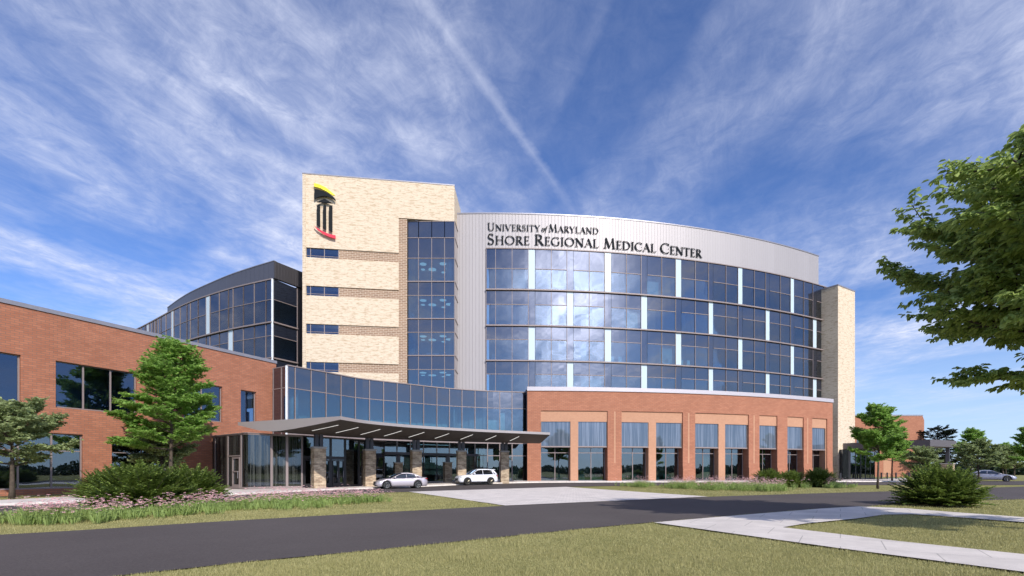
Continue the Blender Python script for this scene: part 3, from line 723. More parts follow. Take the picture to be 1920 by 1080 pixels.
# side walls and roof: sides run back towards the same vanishing point as on the photograph
sd = Vector((0.0333, 1, 0)).normalized()
a0, a1 = TP.at(0), TP.at(TP.L)
SPR = Path([tuple(a1)[:2], tuple(a1 + sd * 5.5)[:2]])
mb = MB(); panel(mb, SPR, 0.0, 3.4, 32.25, 36.6, 0.0, 0.4); panel(mb, SPR, 3.4, 5.5, 0, 36.6, 0.0, 0.4)
SPL = Path([tuple(a0 + sd * 12)[:2], tuple(a0)[:2]]); panel(mb, SPL, 0, 12, 0, 36.6, 0.0, 0.4)
mb.build('side_wall', M['cream'], tt)
mb = MB(); mb.face([(p.x, p.y, 36.0) for p in (a0, a1, a1 + sd * 5.5, a0 + sd * 12)]); mb.build('roof', M['roof'], tt)
# glass bay on the corner
bx0, bx1, by = S(761.7, 15.33)[0], S(852.6, 15.33)[0], F / 15.33
BP = Path([(bx0, by), (bx1, by)]); b_ = BP.u
rz = [11.0, 14.0, 15.7, 18.55, 20.2, 23.05, 24.75, 27.6, 30.1, 32.15]
bm_ = [761.9, 784.8, 809.5, 833.7, 852.4]
for k in range(4):
    u0, u1 = b_(bm_[k]), b_(bm_[k + 1])
    for z0, ztt, z1 in ((11.0, 14.0, 15.7), (15.7, 18.55, 20.2), (20.2, 23.05, 24.75), (24.75, 27.6, 30.1)):
        curtain_window(tt, BP, u0, u1, [z0, ztt, z1], [], 0, (True, k == 3), 'vision', 'spandrel', 0.06)
    fr = MB()
    for q in (u0, u1): panel(fr, BP, q - 0.03, q + 0.03, 30.1, 32.15, 0.07, 0.16)
    for z in (30.1, 32.1): panel(fr, BP, u0 + 0.03, u1 - 0.03, z - 0.035, z + 0.035, 0.06, 0.14)
    w = fr.build('window', M['mullion'], tt); g = MB(); panel(g, BP, u0 + 0.002, u1 - 0.002, 30.1, 32.1, 0, 0.02); g.build('spandrel_pane', M['spandrel'], w)
for z in (15.7, 20.2, 24.75):
    g = MB(); panel(g, BP, 0, BP.L, z - 0.06, z + 0.06, 0.12, 0.2); g.build('ledge', M['mullion'], tt)
BS = Path([(bx1, by), tuple(Vector((bx1, by, 0)) + sd * 5.2)[:2]])
g = MB()
wall(g, BS, 0, 5.2, 0, 32.2, [(2.3, 3.8, z, z + 1.7) for z in (14.0, 18.55, 23.05, 27.6)] + [(3.4, 4.6, 28.6, 31.9)], 0, 0.15)
g.build('side_wall', M['canopy_metal'], tt)
for z in (14.0, 18.55, 23.05, 27.6): 
    g = MB(); panel(g, BS, 2.3, 3.8, z, z + 1.7, -0.05, 0.05); g.build('side_pane', M['spandrel'], tt)
g = MB(); panel(g, BS, 3.4, 4.6, 28.6, 31.9, -0.07, 0.05); g.build('side_pane', M['spandrel'], tt)
for z in (14.0, 15.7, 18.55, 20.2, 23.05, 24.75, 27.6, 30.1, 32.1):
    g = MB(); panel(g, BS, 0.02, 5.2, z - 0.05, z + 0.05, 0.06, 0.1); g.build('side_trim', M['mullion'], tt)
g = MB(); g.box(bx0 + 0.05, by + 0.1, 32.15, bx1 - 0.05, by + 5, 32.24); 
for z in (11.2, 15.7, 20.2, 24.75): g.box(bx0 + 0.05, by + 0.15, z - 0.2, bx1 - 0.16, by + 7, z + 0.15)
g.build('floor_slab', M['slab'], tt)
g = MB(); g.box(bx0 + 0.05, by + 5.2, 11, bx1 - 0.16, by + 5.4, 32); g.box(bx0 - 0.1, by + 0.5, 11, bx0 + 0.04, by + 5.4, 32)
g.build('interior_wall', M['interior'], tt)
for z, zc in ((24.9, 29.5), (20.35, 24.45), (15.85, 19.9), (11.3, 15.4)):
    for k, (dx, dy, rr) in enumerate(((1.8, 1.4, 0.42), (4.3, 1.3, 0.42), (2.7, 3.0, 0.5), (4.9, 2.8, 0.45), (1.5, 3.0, 0.26), (4.0, 3.9, 0.26))):
        g = MB(); zz_ = min(zc, z + 2.62); g.tube([(bx0 + dx, by + dy, zz_ - 0.05), (bx0 + dx, by + dy, zz_)], [rr, rr], 20); g.build('ceiling_light', M['disc'], tt)
g = MB(); g.tube([(bx1 - 0.75, by + 0.9, 24.9), (bx1 - 0.75, by + 0.9, 29.9)], [0.38, 0.38], 16); g.build('column', M['white_col'], tt, True)
for z in (20.35, 15.85):
    g = MB(); g.box(bx0 + 2.2, by + 1.5, z, bx0 + 3.7, by + 2.1, z + 0.55); g.box(bx0 + 0.2, by + 1.2, z, bx0 + 0.7, by + 1.8, z + 0.9); g.build('desk', M['blind'], tt)
# emblem on the tower
em = thing('tower_emblem', 'dark columned emblem with yellow and red swooshes mounted high on the cream brick tower', 'emblem', tuple(TP.at(T(607), 0.2, 31)))
def tower_pt(cx, cy):
    px, py = 560 + cx * 0.1575, 310 + cy * 0.1575
    d = Vector(((px - CX) / F, 1, (HY - py) / F)); n = TP.nrm(1.0); p0 = TP.at(0, 0.38)
    t = (n.x * p0.x + n.y * p0.y) / (n.x * d.x + n.y * d.y); q = d * t
    tang = (TP.p[1] - TP.p[0]).normalized()
    return ((q - Vector((p0.x, p0.y, 0))).dot(tang), CAMZ + q.z)
tang = (TP.p[1] - TP.p[0]).normalized(); nn = TP.nrm(1.0); p0 = TP.at(0, 0.38)
MT = Matrix(((tang.x, -nn.x, 0, p0.x), (tang.y, -nn.y, 0, p0.y), (0, 0, 1, 0), (0, 0, 0, 1)))
shapes = [('swoosh', 'yellow', [(183, 212), (222, 220), (262, 233), (320, 262), (380, 308), (434, 358), (400, 352), (330, 308), (262, 272), (220, 258), (183, 250)]),
          ('swoosh', 'letter', [(186, 280), (230, 288), (290, 305), (350, 332), (410, 370), (438, 405), (436, 420), (400, 392), (350, 370), (300, 362), (240, 372), (186, 399)]),
          ('pediment', 'letter', [(213, 433), (308, 397), (406, 450)]),
          ('pillar', 'letter', [(216, 482), (232, 466), (252, 464), (254, 730), (236, 722), (216, 708)]),
          ('pillar', 'letter', [(290, 488), (305, 470), (325, 470), (326, 766), (308, 758), (290, 746)]),
          ('pillar', 'letter', [(360, 496), (376, 478), (400, 476), (400, 790), (380, 782), (360, 772)]),
          ('swoosh', 'logo_red', [(183, 716), (230, 752), (300, 792), (370, 820), (438, 832), (438, 872), (370, 852), (290, 815), (225, 768)])]
for nme, mt, pts in shapes:
    g = MB(); P = [tower_pt(*p) for p in pts]; g.poly(P, MT, 0.0, 0.14); 
    cxs = sum(p[0] for p in P) / len(P); czs = sum(p[1] for p in P) / len(P)
    g.box(cxs - 0.05, 0.14, czs - 0.05, cxs + 0.05, 0.4, czs + 0.05, MT)
    g.build(nme, M[mt], em)

# ------------------------------------------------------------------ dark metal block at the back left
def SZ(lst): return [S(a, b) for a, b in lst]
dg = catmull(SZ([(200, 10.2), (259, 11.2), (322, 12.6), (358, 13.3), (394, 13.85), (437, 14.4), (477, 14.8), (511, 15.12)]), 6)
DP = Path([tuple(p) for p in dg]); D = DP.u
db = thing('dark_metal_block', 'curved dark metal clad block with banded blue glass behind the brick wing', 'building', (-36, 64, 0))
top = [340, 358, 384.5 - 26, 358, 358]
r1 = [259, 265, 272, 276, 279.5, 284, 287.5, 291, 293.5, 297, 302, 311.5, 321.8, 326, 338.2, 350.7, 357.2, 371.7, 386.8, 394, 411.6, 428.5, 437.4, 456.6, 477.1, 498.7, 510.4]
wh1 = {(276, 279.5), (321.8, 326), (386.8, 394)}
bayset = []
i = 0
def dark_row(z0, ztr, z1, pxs, white):
    k = 0
    while k < len(pxs) - 1:
        a, b = pxs[k], pxs[k + 1]
        if (a, b) in white:
            g = MB(); panel(g, DP, D(a) + 0.03, D(b) - 0.03, z0 + 0.05, z1 - 0.05, 0.02, 0.05); g.build('white_panel', M['white_panel'], db); k += 1; continue
        ms = []
        if k + 2 < len(pxs) and (b, pxs[k + 2]) not in white: ms = [D(b)]; b = pxs[k + 2]; k += 1
        curtain_window(db, DP, D(a), D(b), [z0, ztr, z1], ms, 0, (True, True)); k += 1
dark_row(20.05, 22.9, 25.35, r1, wh1)
r2 = [p for p in r1 if p >= 350] ; r2 = sorted(set([345, 350.7, 357.2, 371.7, 386.8, 394, 411.6, 428.5, 437.4, 456.6, 477.1, 498.7, 510.4]))
dark_row(15.6, 18.4, 20.05, r2, {(428.5, 437.4)})
for z in (20.05, 15.6):
    g = MB(); panel(g, DP, 0, DP.L, z - 0.08, z + 0.08, 0.24, 0.4); g.build('ledge', M['mullion'], db)
g = MB(); panel(g, DP, 0, DP.L, 25.35, 25.5, 0.1, 0.3); g.build('head_trim', M['mullion'], db)
fsc = catmull(SZ([(314.6, 11.75), (336, 12.35), (360, 12.9), (394, 13.5), (432.6, 14.12), (476, 14.68), (514.4, 15.12)]), 6)
FP = Path([tuple(p) for p in fsc])
g = MB(); panel(g, FP, 0, FP.L, 25.5, 27.6, 0.05, 0.3); g.build('fascia', M['fascia_metal'], db)
g = MB(); panel(g, FP, 0, FP.L + 0.02, 27.6, 27.7, 0.1, 0.4); panel(g, DP, 0, DP.L, 25.4, 25.49, -0.1, 6); g.build('roof_edge', M['cap_metal'], db)
g = MB()
for z in (11, 15.6, 20.05): panel(g, DP, 0, DP.L - 0.1, z - 0.2, z + 0.15, -0.1, 6)
g.build('floor_slab', M['slab'], db)
g = MB(); panel(g, DP, 0, DP.L - 0.3, 11, 25.3, -4.5, 0.2); g.build('interior_wall', M['interior'], db)
c0 = Vector((*S(511, 15.12), 0)); dr = Vector((0.511, 0.86, 0)).normalized()
DS = Path([tuple(c0)[:2], tuple(c0 + dr * 3.4)[:2], tuple(c0 + dr * 14)[:2]])
g = MB(); panel(g, DS, 3.4, 14, 0, 25.5, 0, 0.4); g.build('side_wall', M['dark_metal'], db)
DT = Path([tuple(Vector((*S(514.4, 15.12), 0)))[:2], tuple(Vector((*S(514.4, 15.12), 0)) + dr * 14)[:2]])
g = MB(); panel(g, DT, 0, 14, 25.5, 27.6, 0.1, 0.4); g.build('side_fascia', M['dark_metal'], db)
for z0, zc, z1 in ((20.05, 22.9, 25.35), (15.6, 18.4, 20.05), (11.2, 13.9, 15.6)):
    curtain_window(db, DS, 0.05, 3.4, [z0, zc, z1], [], 0, (False, True), 'wing_glass', 'spandrel', 0.08)
    g = MB(); panel(g, DS, -0.0, 3.45, z0 - 0.08, z0 + 0.08, 0.24, 0.3); g.build('ledge', M['mullion'], db)
g = MB(); g.box(c0.x - 0.1, c0.y - 0.1, 11, c0.x + 0.1, c0.y + 0.1, 25.4); g.build('corner_post', M['white_col'], db)

# ------------------------------------------------------------------ right end tower, far brick building
rt = thing('end_stair_tower', 'narrow pale brick stair tower at the right end of the curved glass block', 'tower', (50, 73, 0))
q0, q1 = S(1571.3, 12.6), S(1603, 12.15)
RT = Path([q0, q1]); back = Vector((-0.54, 0.84, 0))
RL = Path([(q0[0] + back.x * 6, q0[1] + back.y * 6), q0])
g = MB(); panel(g, RT, 0, RT.L, 0, 29.2, 0, 0.4); g.build('wall', M['cream'], rt)
g = MB(); panel(g, RL, 0, RL.L, 0, 29.2, 0, 0.4); g.build('side_wall', M['cream'], rt)
g = MB(); panel(g, RT, -0.03, RT.L + 0.03, 29.2, 29.4, 0.05, 0.5); panel(g, RL, 0, RL.L + 0.03, 29.2, 29.4, 0.05, 0.5); g.build('parapet_cap', M['cap_metal'], rt)
q2 = Vector((*q1, 0)); RR = Path([q1, (q1[0] + back.x * 6, q1[1] + back.y * 6)])
g = MB(); panel(g, RR, 0, RR.L, 0, 29.2, 0, 0.4); g.build('side_wall', M['cream'], rt)

fb = thing('far_brick_building', 'plain low red brick building in the distance at the right behind the far canopy', 'building', (88, 111, 0))
FB = Path([S(1560, 8.15), S(1730, 8.1)])
g = MB(); wall(g, FB, 0, FB.L, -0.3, 14.3, [(FB.u(1606), FB.u(1622), 5.3, 8.9), (FB.u(1640), FB.u(1650), 5.3, 8.9)], 0, 0.4); g.build('wall', M['pav_brick'], fb)
fs = Vector((0.9, 1, 0)).normalized(); e1 = FB.at(FB.L)
g = MB(); FR = Path([tuple(e1)[:2], tuple(e1 + fs * 12)[:2]]); panel(g, FR, 0, 12, -0.3, 14.3, 0, 0.4); g.build('side_wall', M['pav_brick'], fb)
g = MB(); panel(g, FB, 0, FB.L + 0.05, 14.3, 14.6, 0.06, 0.6); g.build('parapet_cap', M['cap_metal'], fb)
for a, b in ((1606, 1622), (1640, 1650)):
    g = MB(); panel(g, FB, FB.u(a), FB.u(b), 5.3, 8.9, -0.15, 0.05); g.build('window', M['spandrel'], fb)
for a, b in ((1656, 1670),):
    g = MB(); panel(g, FB, FB.u(a), FB.u(b), 0.2, 4.2, 0.03, 0.03); g.build('recessed_panel', M['orange_brick'], fb)

fc = thing('far_canopy', 'flat dark entrance canopy in the distance on a brick pier at the right', 'canopy', (56, 68, 0))
g = MB()
pc = [Vector((49.0, 73.6, 0)), Vector((54.8, 62.9, 0)), Vector((61.3, 66.2, 0)), Vector((57.5, 79, 0))]
for z0, z1, e in ((4.85, 5.75, 0),):
    n = len(pc); top_ = [(p.x, p.y, z1) for p in pc]; bot = [(p.x, p.y, z0) for p in pc]
    g.face(top_); g.face(bot[::-1])
    for i in range(n): g.face([bot[i], bot[(i + 1) % n], top_[(i + 1) % n], top_[i]])
g.build('roof', M['far_fascia'], fc)
MR = Matrix.Translation((61.0, 67.2, 0)) @ Matrix.Rotation(R(35), 4, 'Z')
g = MB(); g.box(-0.6, -0.6, 0, 0.6, 0.6, 2.55, MR); pr = g.build('pier', M['pier_brick'], fc)
g = MB(); g.box(-0.68, -0.68, 2.55, 0.68, 0.68, 2.68, MR); g.build('cap', M['stone_cap'], pr)
g = MB(); g.box(-0.2, -0.2, 2.68, 0.2, 0.2, 4.85, MR); g.build('post', M['steel_post'], pr)
fv = thing('far_vestibule', 'dark glass entrance vestibule beside the pale end tower below the far canopy', 'vestibule', (55, 77, 0))
FV = Path([S(1565, 12.4), S(1593, 12.9), S(1641, 11.6)])
for k, (a, b) in enumerate(((1565.5, 1592), (1594, 1604), (1604, 1613.5), (1613.5, 1622.5), (1622.5, 1631.5), (1631.5, 1640))):
    fr = MB(); u0, u1 = FV.u(a), FV.u(b)
    for q in (u0, u1 - 0.08): panel(fr, FV, q, q + 0.08, 0.2, 4.75, 0.05, 0.12)
    panel(fr, FV, u0 + 0.08, u1 - 0.08, 4.65, 4.75, 0.04, 0.1); panel(fr, FV, u0 + 0.08, u1 - 0.08, 0.2, 0.35, 0.04, 0.1)
    w = fr.build('window', M['dark_frame'], fv); g = MB(); panel(g, FV, u0 + 0.08, u1 - 0.08, 0.3, 4.7, 0, 0.02); g.build('pane', M['store_glass'], w)
g = MB(); panel(g, FV, 0, FV.L, 0.2, 4.7, -1.5, 0.1); g.build('interior_wall', M['interior_dark'], fv)
g = MB(); g.face([(p.x, p.y, 4.78) for p in FV.p] + [(62, 84, 4.78), (53, 84, 4.78)]); g.build('roof', M['roof'], fv)

# ------------------------------------------------------------------ main canopy
cn = thing('entrance_canopy', 'sweeping thin canopy with dark underside and lit strips on brick columns over the entrance', 'canopy', (-8, 46, 0))
zt, ze, zb = 5.60, 5.36, 4.72
Fe = catmull([(-12.55, 35.1), (-11.6, 37.9), (-9.9, 40.4), (-7.8, 42.6), (-5.0, 44.8), (-2.0, 46.7), (1.2, 48.4), (3.95, 49.9)], 8)
Be = catmull([(-22.5, 39.4), (-20.3, 43.0), (-17.6, 46.4), (-14.6, 49.2), (-10.8, 51.7), (-6.6, 53.9), (-2.2, 55.6), (2.6, 57.0)], 8)
n = len(Fe); prof = [(0, ze), (0.12, 5.22), (0.25, 5.05), (0.42, 4.83), (0.58, zb), (0.72, 4.74), (0.86, 4.95), (1.0, ze)]
prof = [(0, ze), (0.12, 5.2), (0.26, 5.03), (0.42, 4.85), (0.56, zb + 0.01), (0.66, zb), (0.78, 4.85), (1.0, ze)]
def cpt(i, f, z): a, b = Fe[i], Be[i]; return (a[0] + (b[0] - a[0]) * f, a[1] + (b[1] - a[1]) * f, z)
sf = MB(); ft = MB()
for i in range(n - 1):
    for (f0, z0), (f1, z1) in zip(prof[:-1], prof[1:]):
        sf.face([cpt(i, f0, z0), cpt(i, f1, z1), cpt(i + 1, f1, z1), cpt(i + 1, f0, z0)], [(i * 0.35, f0 * 14), (i * 0.35, f1 * 14), (i * 0.35 + .35, f1 * 14), (i * 0.35 + .35, f0 * 14)])
    ft.face([cpt(i, 0, zt), cpt(i + 1, 0, zt), cpt(i + 1, 1, zt), cpt(i, 1, zt)])
    ft.face([cpt(i, 0, ze), cpt(i + 1, 0, ze), cpt(i + 1, 0, zt), cpt(i, 0, zt)])
    ft.face([cpt(i + 1, 1, ze), cpt(i, 1, ze), cpt(i, 1, zt), cpt(i + 1, 1, zt)])
for i, fl in ((0, 0), (n - 1, 1)):
    fc_ = [cpt(i, 1, zt), cpt(i, 0, zt)] + [cpt(i, f, z) for f, z in prof]
    ft.face(fc_ if not fl else fc_[::-1])
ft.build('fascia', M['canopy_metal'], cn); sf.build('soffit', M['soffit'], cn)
def soff(f):
    for (f0, z0), (f1, z1) in zip(prof[:-1], prof[1:]):
        if f0 <= f <= f1: return z0 + (z1 - z0) * (f - f0) / (f1 - f0)
for k in range(9):                                  # light strips set in the underside
    ti = (0.075 + k * 0.098) * (n - 1); i = int(ti); t = ti - i
    g = MB(); P = []
    for f in (0.15, 0.22, 0.30, 0.37, 0.43):
        a = np.array(cpt(i, f, 0)); b = np.array(cpt(min(i + 1, n - 1), f, 0)); p = a + (b - a) * t
        P.append((p[0], p[1], soff(f) - 0.012))
    d = (np.array(Fe[min(i + 1, n - 1)]) - np.array(Fe[i])); d = d / np.hypot(*d) * 0.034
    for a, b in zip(P[:-1], P[1:]):
        pts = [(a[0] - d[0], a[1] - d[1]), (a[0] + d[0], a[1] + d[1]), (b[0] + d[0], b[1] + d[1]), (b[0] - d[0], b[1] - d[1])]
        zs = [a[2], a[2], b[2], b[2]]
        lo = [(x, y, z) for (x, y), z in zip(pts, zs)]; up = [(x, y, z + 0.02) for (x, y), z in zip(pts, zs)]
        g.face(lo[::-1]); g.face(up)
        for q in range(4): g.face([lo[q], lo[(q + 1) % 4], up[(q + 1) % 4], up[q]])
    g.build('light_strip', M['strip'], cn)
colspec = [(597, 21.9, 0.98, 38), (692.5, 19.7, 0.98, 32), (780, 18.7, 0.95, 26), (865, 17.5, 0.92, 16), (946, 16.7, 0.92, 8)]
for px, s, w, an in colspec:
    x, y = S(px, s); MR = Matrix.Translation((x, y, float(gz(x, y)))) @ Matrix.Rotation(R(an), 4, 'Z'); h = w / 2
    g = MB(); g.box(-h, -h, 0.0, h, h, 3.5, MR); pr = g.build('brick_column', M['pier_brick'], cn)
    g = MB(); g.box(-h - 0.05, -h - 0.05, 3.5, h + 0.05, h + 0.05, 3.66, MR); g.build('cap', M['stone_cap'], pr)
    g = MB()
    for sx in (-1, 1): g.box(sx * 0.2 - 0.14, -0.2, 3.66, sx * 0.2 + 0.14, 0.2, 4.9, MR)
    g.build('post', M['steel_post'], pr)
# small inner porch
ic = thing('inner_porch', 'small flat dark porch on two short brick columns in front of the lobby doors', 'porch', (-10, 53, 0))
IP = Path([S(722, 18.2), S(780, 17.4), S(840, 16.6), S(897, 16.0)])
g = MB(); panel(g, IP, 0, IP.L, 3.33, 3.58, 0, 1.4); g.build('roof', M['steel_post'], ic)
for px, s in ((744.5, 17.55), (838, 16.45)):
    x, y = S(px, s); MR = Matrix.Translation((x, y + 0.5, float(gz(x, y)))) @ Matrix.Rotation(R(25), 4, 'Z')
    g = MB(); g.box(-0.42, -0.42, 0, 0.42, 0.42, 2.3, MR); pr = g.build('brick_column', M['pier_brick'], ic)
    g = MB(); g.box(-0.47, -0.47, 2.3, 0.47, 0.47, 2.42, MR); g.build('cap', M['stone_cap'], pr)
    g = MB(); g.box(-0.2, -0.15, 2.42, 0.2, 0.15, 3.32, MR); g.build('post', M['steel_post'], pr)
# ------------------------------------------------------------------ lettering
TH, TN = 0.125, 0.045            # thick and thin strokes for cap height 1
def glyph(ch):
    """strokes (x0,y0,x1,y1,w) or curves ('c', pts, w0, w1); serifs as short thin strokes. returns width, strokes"""
    s = []; T_, N_ = TH, TN
    def st(x0, y0, x1, y1, w): s.append(([(x0, y0), (x1, y1)], [w, w]))
    def sf(x, y, l=0.13): s.append(([(x - l, y), (x + l, y)], [N_, N_]))
    def ell(cx, cy, rx, ry, a0, a1, n=22):
        P, Wd = [], []
        for i in range(n + 1):
            t = math.radians(a0 + (a1 - a0) * i / n); P.append((cx + rx * math.cos(t), cy + ry * math.sin(t)))
            Wd.append(N_ + (T_ - N_) * abs(math.cos(t)) ** 1.3)
        s.append((P, Wd))
    if ch == 'U': w = .78; st(.15, 1, .15, .35, T_); ell(.385, .35, .235, .33, 180, 360); st(.62, .35, .62, 1, N_ * 1.2); sf(.15, .98); sf(.62, .98)
    elif ch == 'N': w = .84; st(.16, 0, .16, 1, N_ * 1.2); st(.14, .98, .72, .02, T_); st(.72, 0, .72, 1, N_ * 1.2); sf(.16, .02); sf(.72, .98); s.append(([(0, .98), (.14, .98)], [N_, N_]))
    elif ch == 'I': w = .34; st(.17, 0, .17, 1, T_); sf(.17, .02); sf(.17, .98)
    elif ch == 'V': w = .78; st(.10, .98, .40, .02, T_); st(.68, .98, .40, .02, N_); sf(.10, .98); sf(.68, .98)
    elif ch == 'E': w = .56; st(.17, 0, .17, 1, T_); st(.05, .98, .50, .98, N_); st(.17, .52, .42, .52, N_); st(.05, .02, .52, .02, N_); st(.49, .98, .49, .86, N_); st(.51, .02, .53, .16, N_); st(.42, .45, .42, .59, N_)
    elif ch == 'R': w = .70; st(.17, 0, .17, 1, T_); ell(.27, .74, .24, .24, 90, -90); st(.05, .98, .27, .98, N_); st(.17, .5, .27, .5, N_); st(.32, .5, .62, .02, T_); sf(.17, .02); s.append(([(.6, .02), (.74, .0)], [N_, N_]))
    elif ch == 'S':
        w = .52; P, Wd = [], []
        for i in range(15): t = math.radians(30 + 240 * i / 14); P.append((.25 + .16 * math.cos(t), .75 + .23 * math.sin(t))); Wd.append(N_ + .7 * (T_ - N_) * abs(math.cos(t)))
        P2, W2 = [], []
        for i in range(15): t = math.radians(90 - 240 * i / 14); P2.append((.25 + .19 * math.cos(t), .26 + .25 * math.sin(t))); W2.append(N_ + .7 * (T_ - N_) * abs(math.cos(t)))
        P = P[:13] + [(.25, .52)] + P2[2:]; Wd = Wd[:13] + [T_ * .95] + W2[2:]
        s.append((P, Wd)); st(.40, .98, .40, .80, N_); st(.075, .02, .075, .22, N_)
    elif ch == 'T': w = .66; st(.33, 0, .33, 1, T_); st(.03, .97, .63, .97, N_ * 1.2); sf(.33, .02); st(.04, .97, .03, .85, N_); st(.62, .97, .63, .85, N_)
    elif ch == 'Y': w = .70; st(.35, 0, .35, .48, T_); st(.08, .98, .35, .46, T_); st(.62, .98, .35, .46, N_); sf(.35, .02); sf(.08, .98); sf(.62, .98, .1)
    elif ch == 'M': w = .94; st(.16, 0, .22, 1, N_ * 1.1); st(.22, .98, .48, .06, T_); st(.74, .98, .48, .06, N_); st(.74, 1, .82, 0, T_); sf(.16, .02, .11); sf(.82, .02)
    elif ch == 'A': w = .76; st(.40, 1, .10, .02, N_); st(.38, 1, .68, .02, T_); st(.20, .36, .56, .36, N_); sf(.10, .02, .11); sf(.68, .02)
    elif ch == 'L': w = .56; st(.17, 0, .17, 1, T_); st(.05, .02, .52, .02, N_); st(.52, .02, .55, .17, N_); sf(.17, .98)
    elif ch == 'D': w = .82; st(.17, 0, .17, 1, T_); st(.05, .98, .32, .98, N_); st(.05, .02, .32, .02, N_); ell(.32, .5, .42, .48, 90, -90)
    elif ch == 'H': w = .84; st(.17, 0, .17, 1, T_); st(.68, 0, .68, 1, T_); st(.17, .52, .68, .52, N_); sf(.17, .02); sf(.17, .98); sf(.68, .02); sf(.68, .98)
    elif ch == 'O': w = .92; ell(.46, .5, .38, .48, 0, 360, 36)
    elif ch == 'G': w = .84; ell(.46, .5, .38, .48, 50, 320, 28); st(.72, .02 + .14, .72, .44, T_); sf(.72, .44, .11); st(.70, .96, .71, .78, N_)
    elif ch == 'C': w = .76; ell(.46, .5, .38, .48, 50, 310, 28); st(.70, .96, .71, .78, N_)
    elif ch == 'o': w = .42; ell(.2, .28, .15, .24, 0, 360, 24)
    elif ch == 'f': w = .42; s.append(([(.06, -.2), (.14, -.16), (.2, .3), (.26, .72), (.34, .82), (.42, .78)], [N_, N_ * 1.3, T_ * .8, T_ * .7, N_, N_])); st(.08, .52, .36, .52, N_)
    return w, s
def solid_stroke(mb, P, Wd, Mx, sc_, y0, y1, bold):
    n = len(P); Lf, Rt = [], []
    for i, (x, y) in enumerate(P):
        a = P[max(i - 1, 0)]; b = P[min(i + 1, n - 1)]
        if n > 4 and P[0] == P[-1] and i in (0, n - 1): a, b = P[-2], P[1]
        dx, dy = b[0] - a[0], b[1] - a[1]; l = math.hypot(dx, dy) or 1; w = Wd[i] * bold / 2
        Lf.append(((x - dy / l * w) * sc_, (y + dx / l * w) * sc_)); Rt.append(((x + dy / l * w) * sc_, (y - dx / l * w) * sc_))
    for i in range(n - 1):
        q = [Rt[i], Rt[i + 1], Lf[i + 1], Lf[i]]
        f = [Mx @ Vector((x, y0, z)) for x, z in q]; b = [Mx @ Vector((x, y1, z)) for x, z in q]
        mb.face(f); mb.face(b[::-1])
        mb.face([f[1], f[0], b[0], b[1]]); mb.face([f[3], f[2], b[2], b[3]])
        if i == 0: mb.face([f[0], f[3], b[3], b[0]])
        if i == n - 2: mb.face([f[2], f[1], b[1], b[2]])
sg = thing('building_sign', 'two lines of dark raised serif letters along the pale parapet above the curved glass', 'sign', tuple(CP.at(U(1050), 0.5, 31)))
def letters(text, pxa, pxb, zbase, H, small, bold):
    u0, u1 = U(pxa), U(pxb)
    items = []; x = 0
    for w in text.split(' '):
        if w == 'of':
            for c in w: gw, gs = glyph(c); items.append((c, x, 1.0 * small * 1.05)); x += gw * small * 1.05 * 0.8
        else:
            for k, c in enumerate(w):
                hh = 1.0 if k == 0 else small
                gw, gs = glyph(c); items.append((c, x, hh)); x += (gw + 0.03) * hh
        x += 0.30 if w != 'UNIVERSITY' and w != 'of' else 0.12
    x -= 0.3; k = (u1 - u0) / x
    for i, (c, xx, hh) in enumerate(items):
        gw, gs = glyph(c); u = u0 + xx * k; um = u + gw * hh * k / 2
        p = CP.at(u, 0.3 + 0.16, zbase); n_ = CP.nrm(um); tg = Vector((-n_.y, n_.x, 0))
        Mx = Matrix(((tg.x * k / H, -n_.x, 0, p.x), (tg.y * k / H, -n_.y, 0, p.y), (0, 0, 1, p.z), (0, 0, 0, 1)))
        mb = MB()
        for j, (P, Wd) in enumerate(gs): solid_stroke(mb, P, Wd, Mx, H * hh, 0.002 * j, 0.07 + 0.002 * j, bold)
        # stand-off pin
        cx = gw / 2; mb.box(gs[0][0][0][0] * H * hh - 0.02, 0.05, 0.45 * H * hh, gs[0][0][0][0] * H * hh + 0.02, 0.17, 0.52 * H * hh, Mx)
        mb.build('letter', M['letter'], sg)
letters('UNIVERSITY of MARYLAND', 914, 1121, 32.12, 0.98, 0.80, 0.9)
letters('SHORE REGIONAL MEDICAL CENTER', 914, 1313, 30.38, 1.34, 0.80, 1.0)

# ------------------------------------------------------------------ cars
M['tyre'] = plain('tyre', (0.015, 0.015, 0.015), 0.8); M['rim'] = plain('rim', (0.30, 0.29, 0.28), 0.3, 0.9); M['dark_rim'] = plain('dark_rim', (0.10, 0.09, 0.07), 0.3, 0.8)
M['car_glass'] = spandrel('car_glass', (0.01, 0.012, 0.014), (0.8, 0.85, 0.9), 0.08, 0.02, 0)
def paint(name, c, metal):
    t = NT(name); b = t.n('ShaderNodeBsdfPrincipled'); b.inputs['Base Color'].default_value = (*c, 1); b.inputs['Metallic'].default_value = metal
    b.inputs['Roughness'].default_value = 0.35; b.inputs['Coat Weight'].default_value = 1.0; b.inputs['Coat Roughness'].default_value = 0.04
    return t.out(b.outputs[0])
M['silver_paint'] = paint('silver_paint', (0.55, 0.50, 0.53), 0.45); M['white_paint'] = paint('white_paint', (0.78, 0.79, 0.84), 0.0); M['grey_paint'] = paint('grey_paint', (0.34, 0.34, 0.40), 0.5)
M['lamp_glass'] = plain('lamp_glass', (0.6, 0.62, 0.65), 0.1, 0.3); M['tail_red'] = plain('tail_lamp', (0.35, 0.01, 0.01), 0.2); M['black_plastic'] = plain('black_plastic', (0.02, 0.02, 0.022), 0.6)
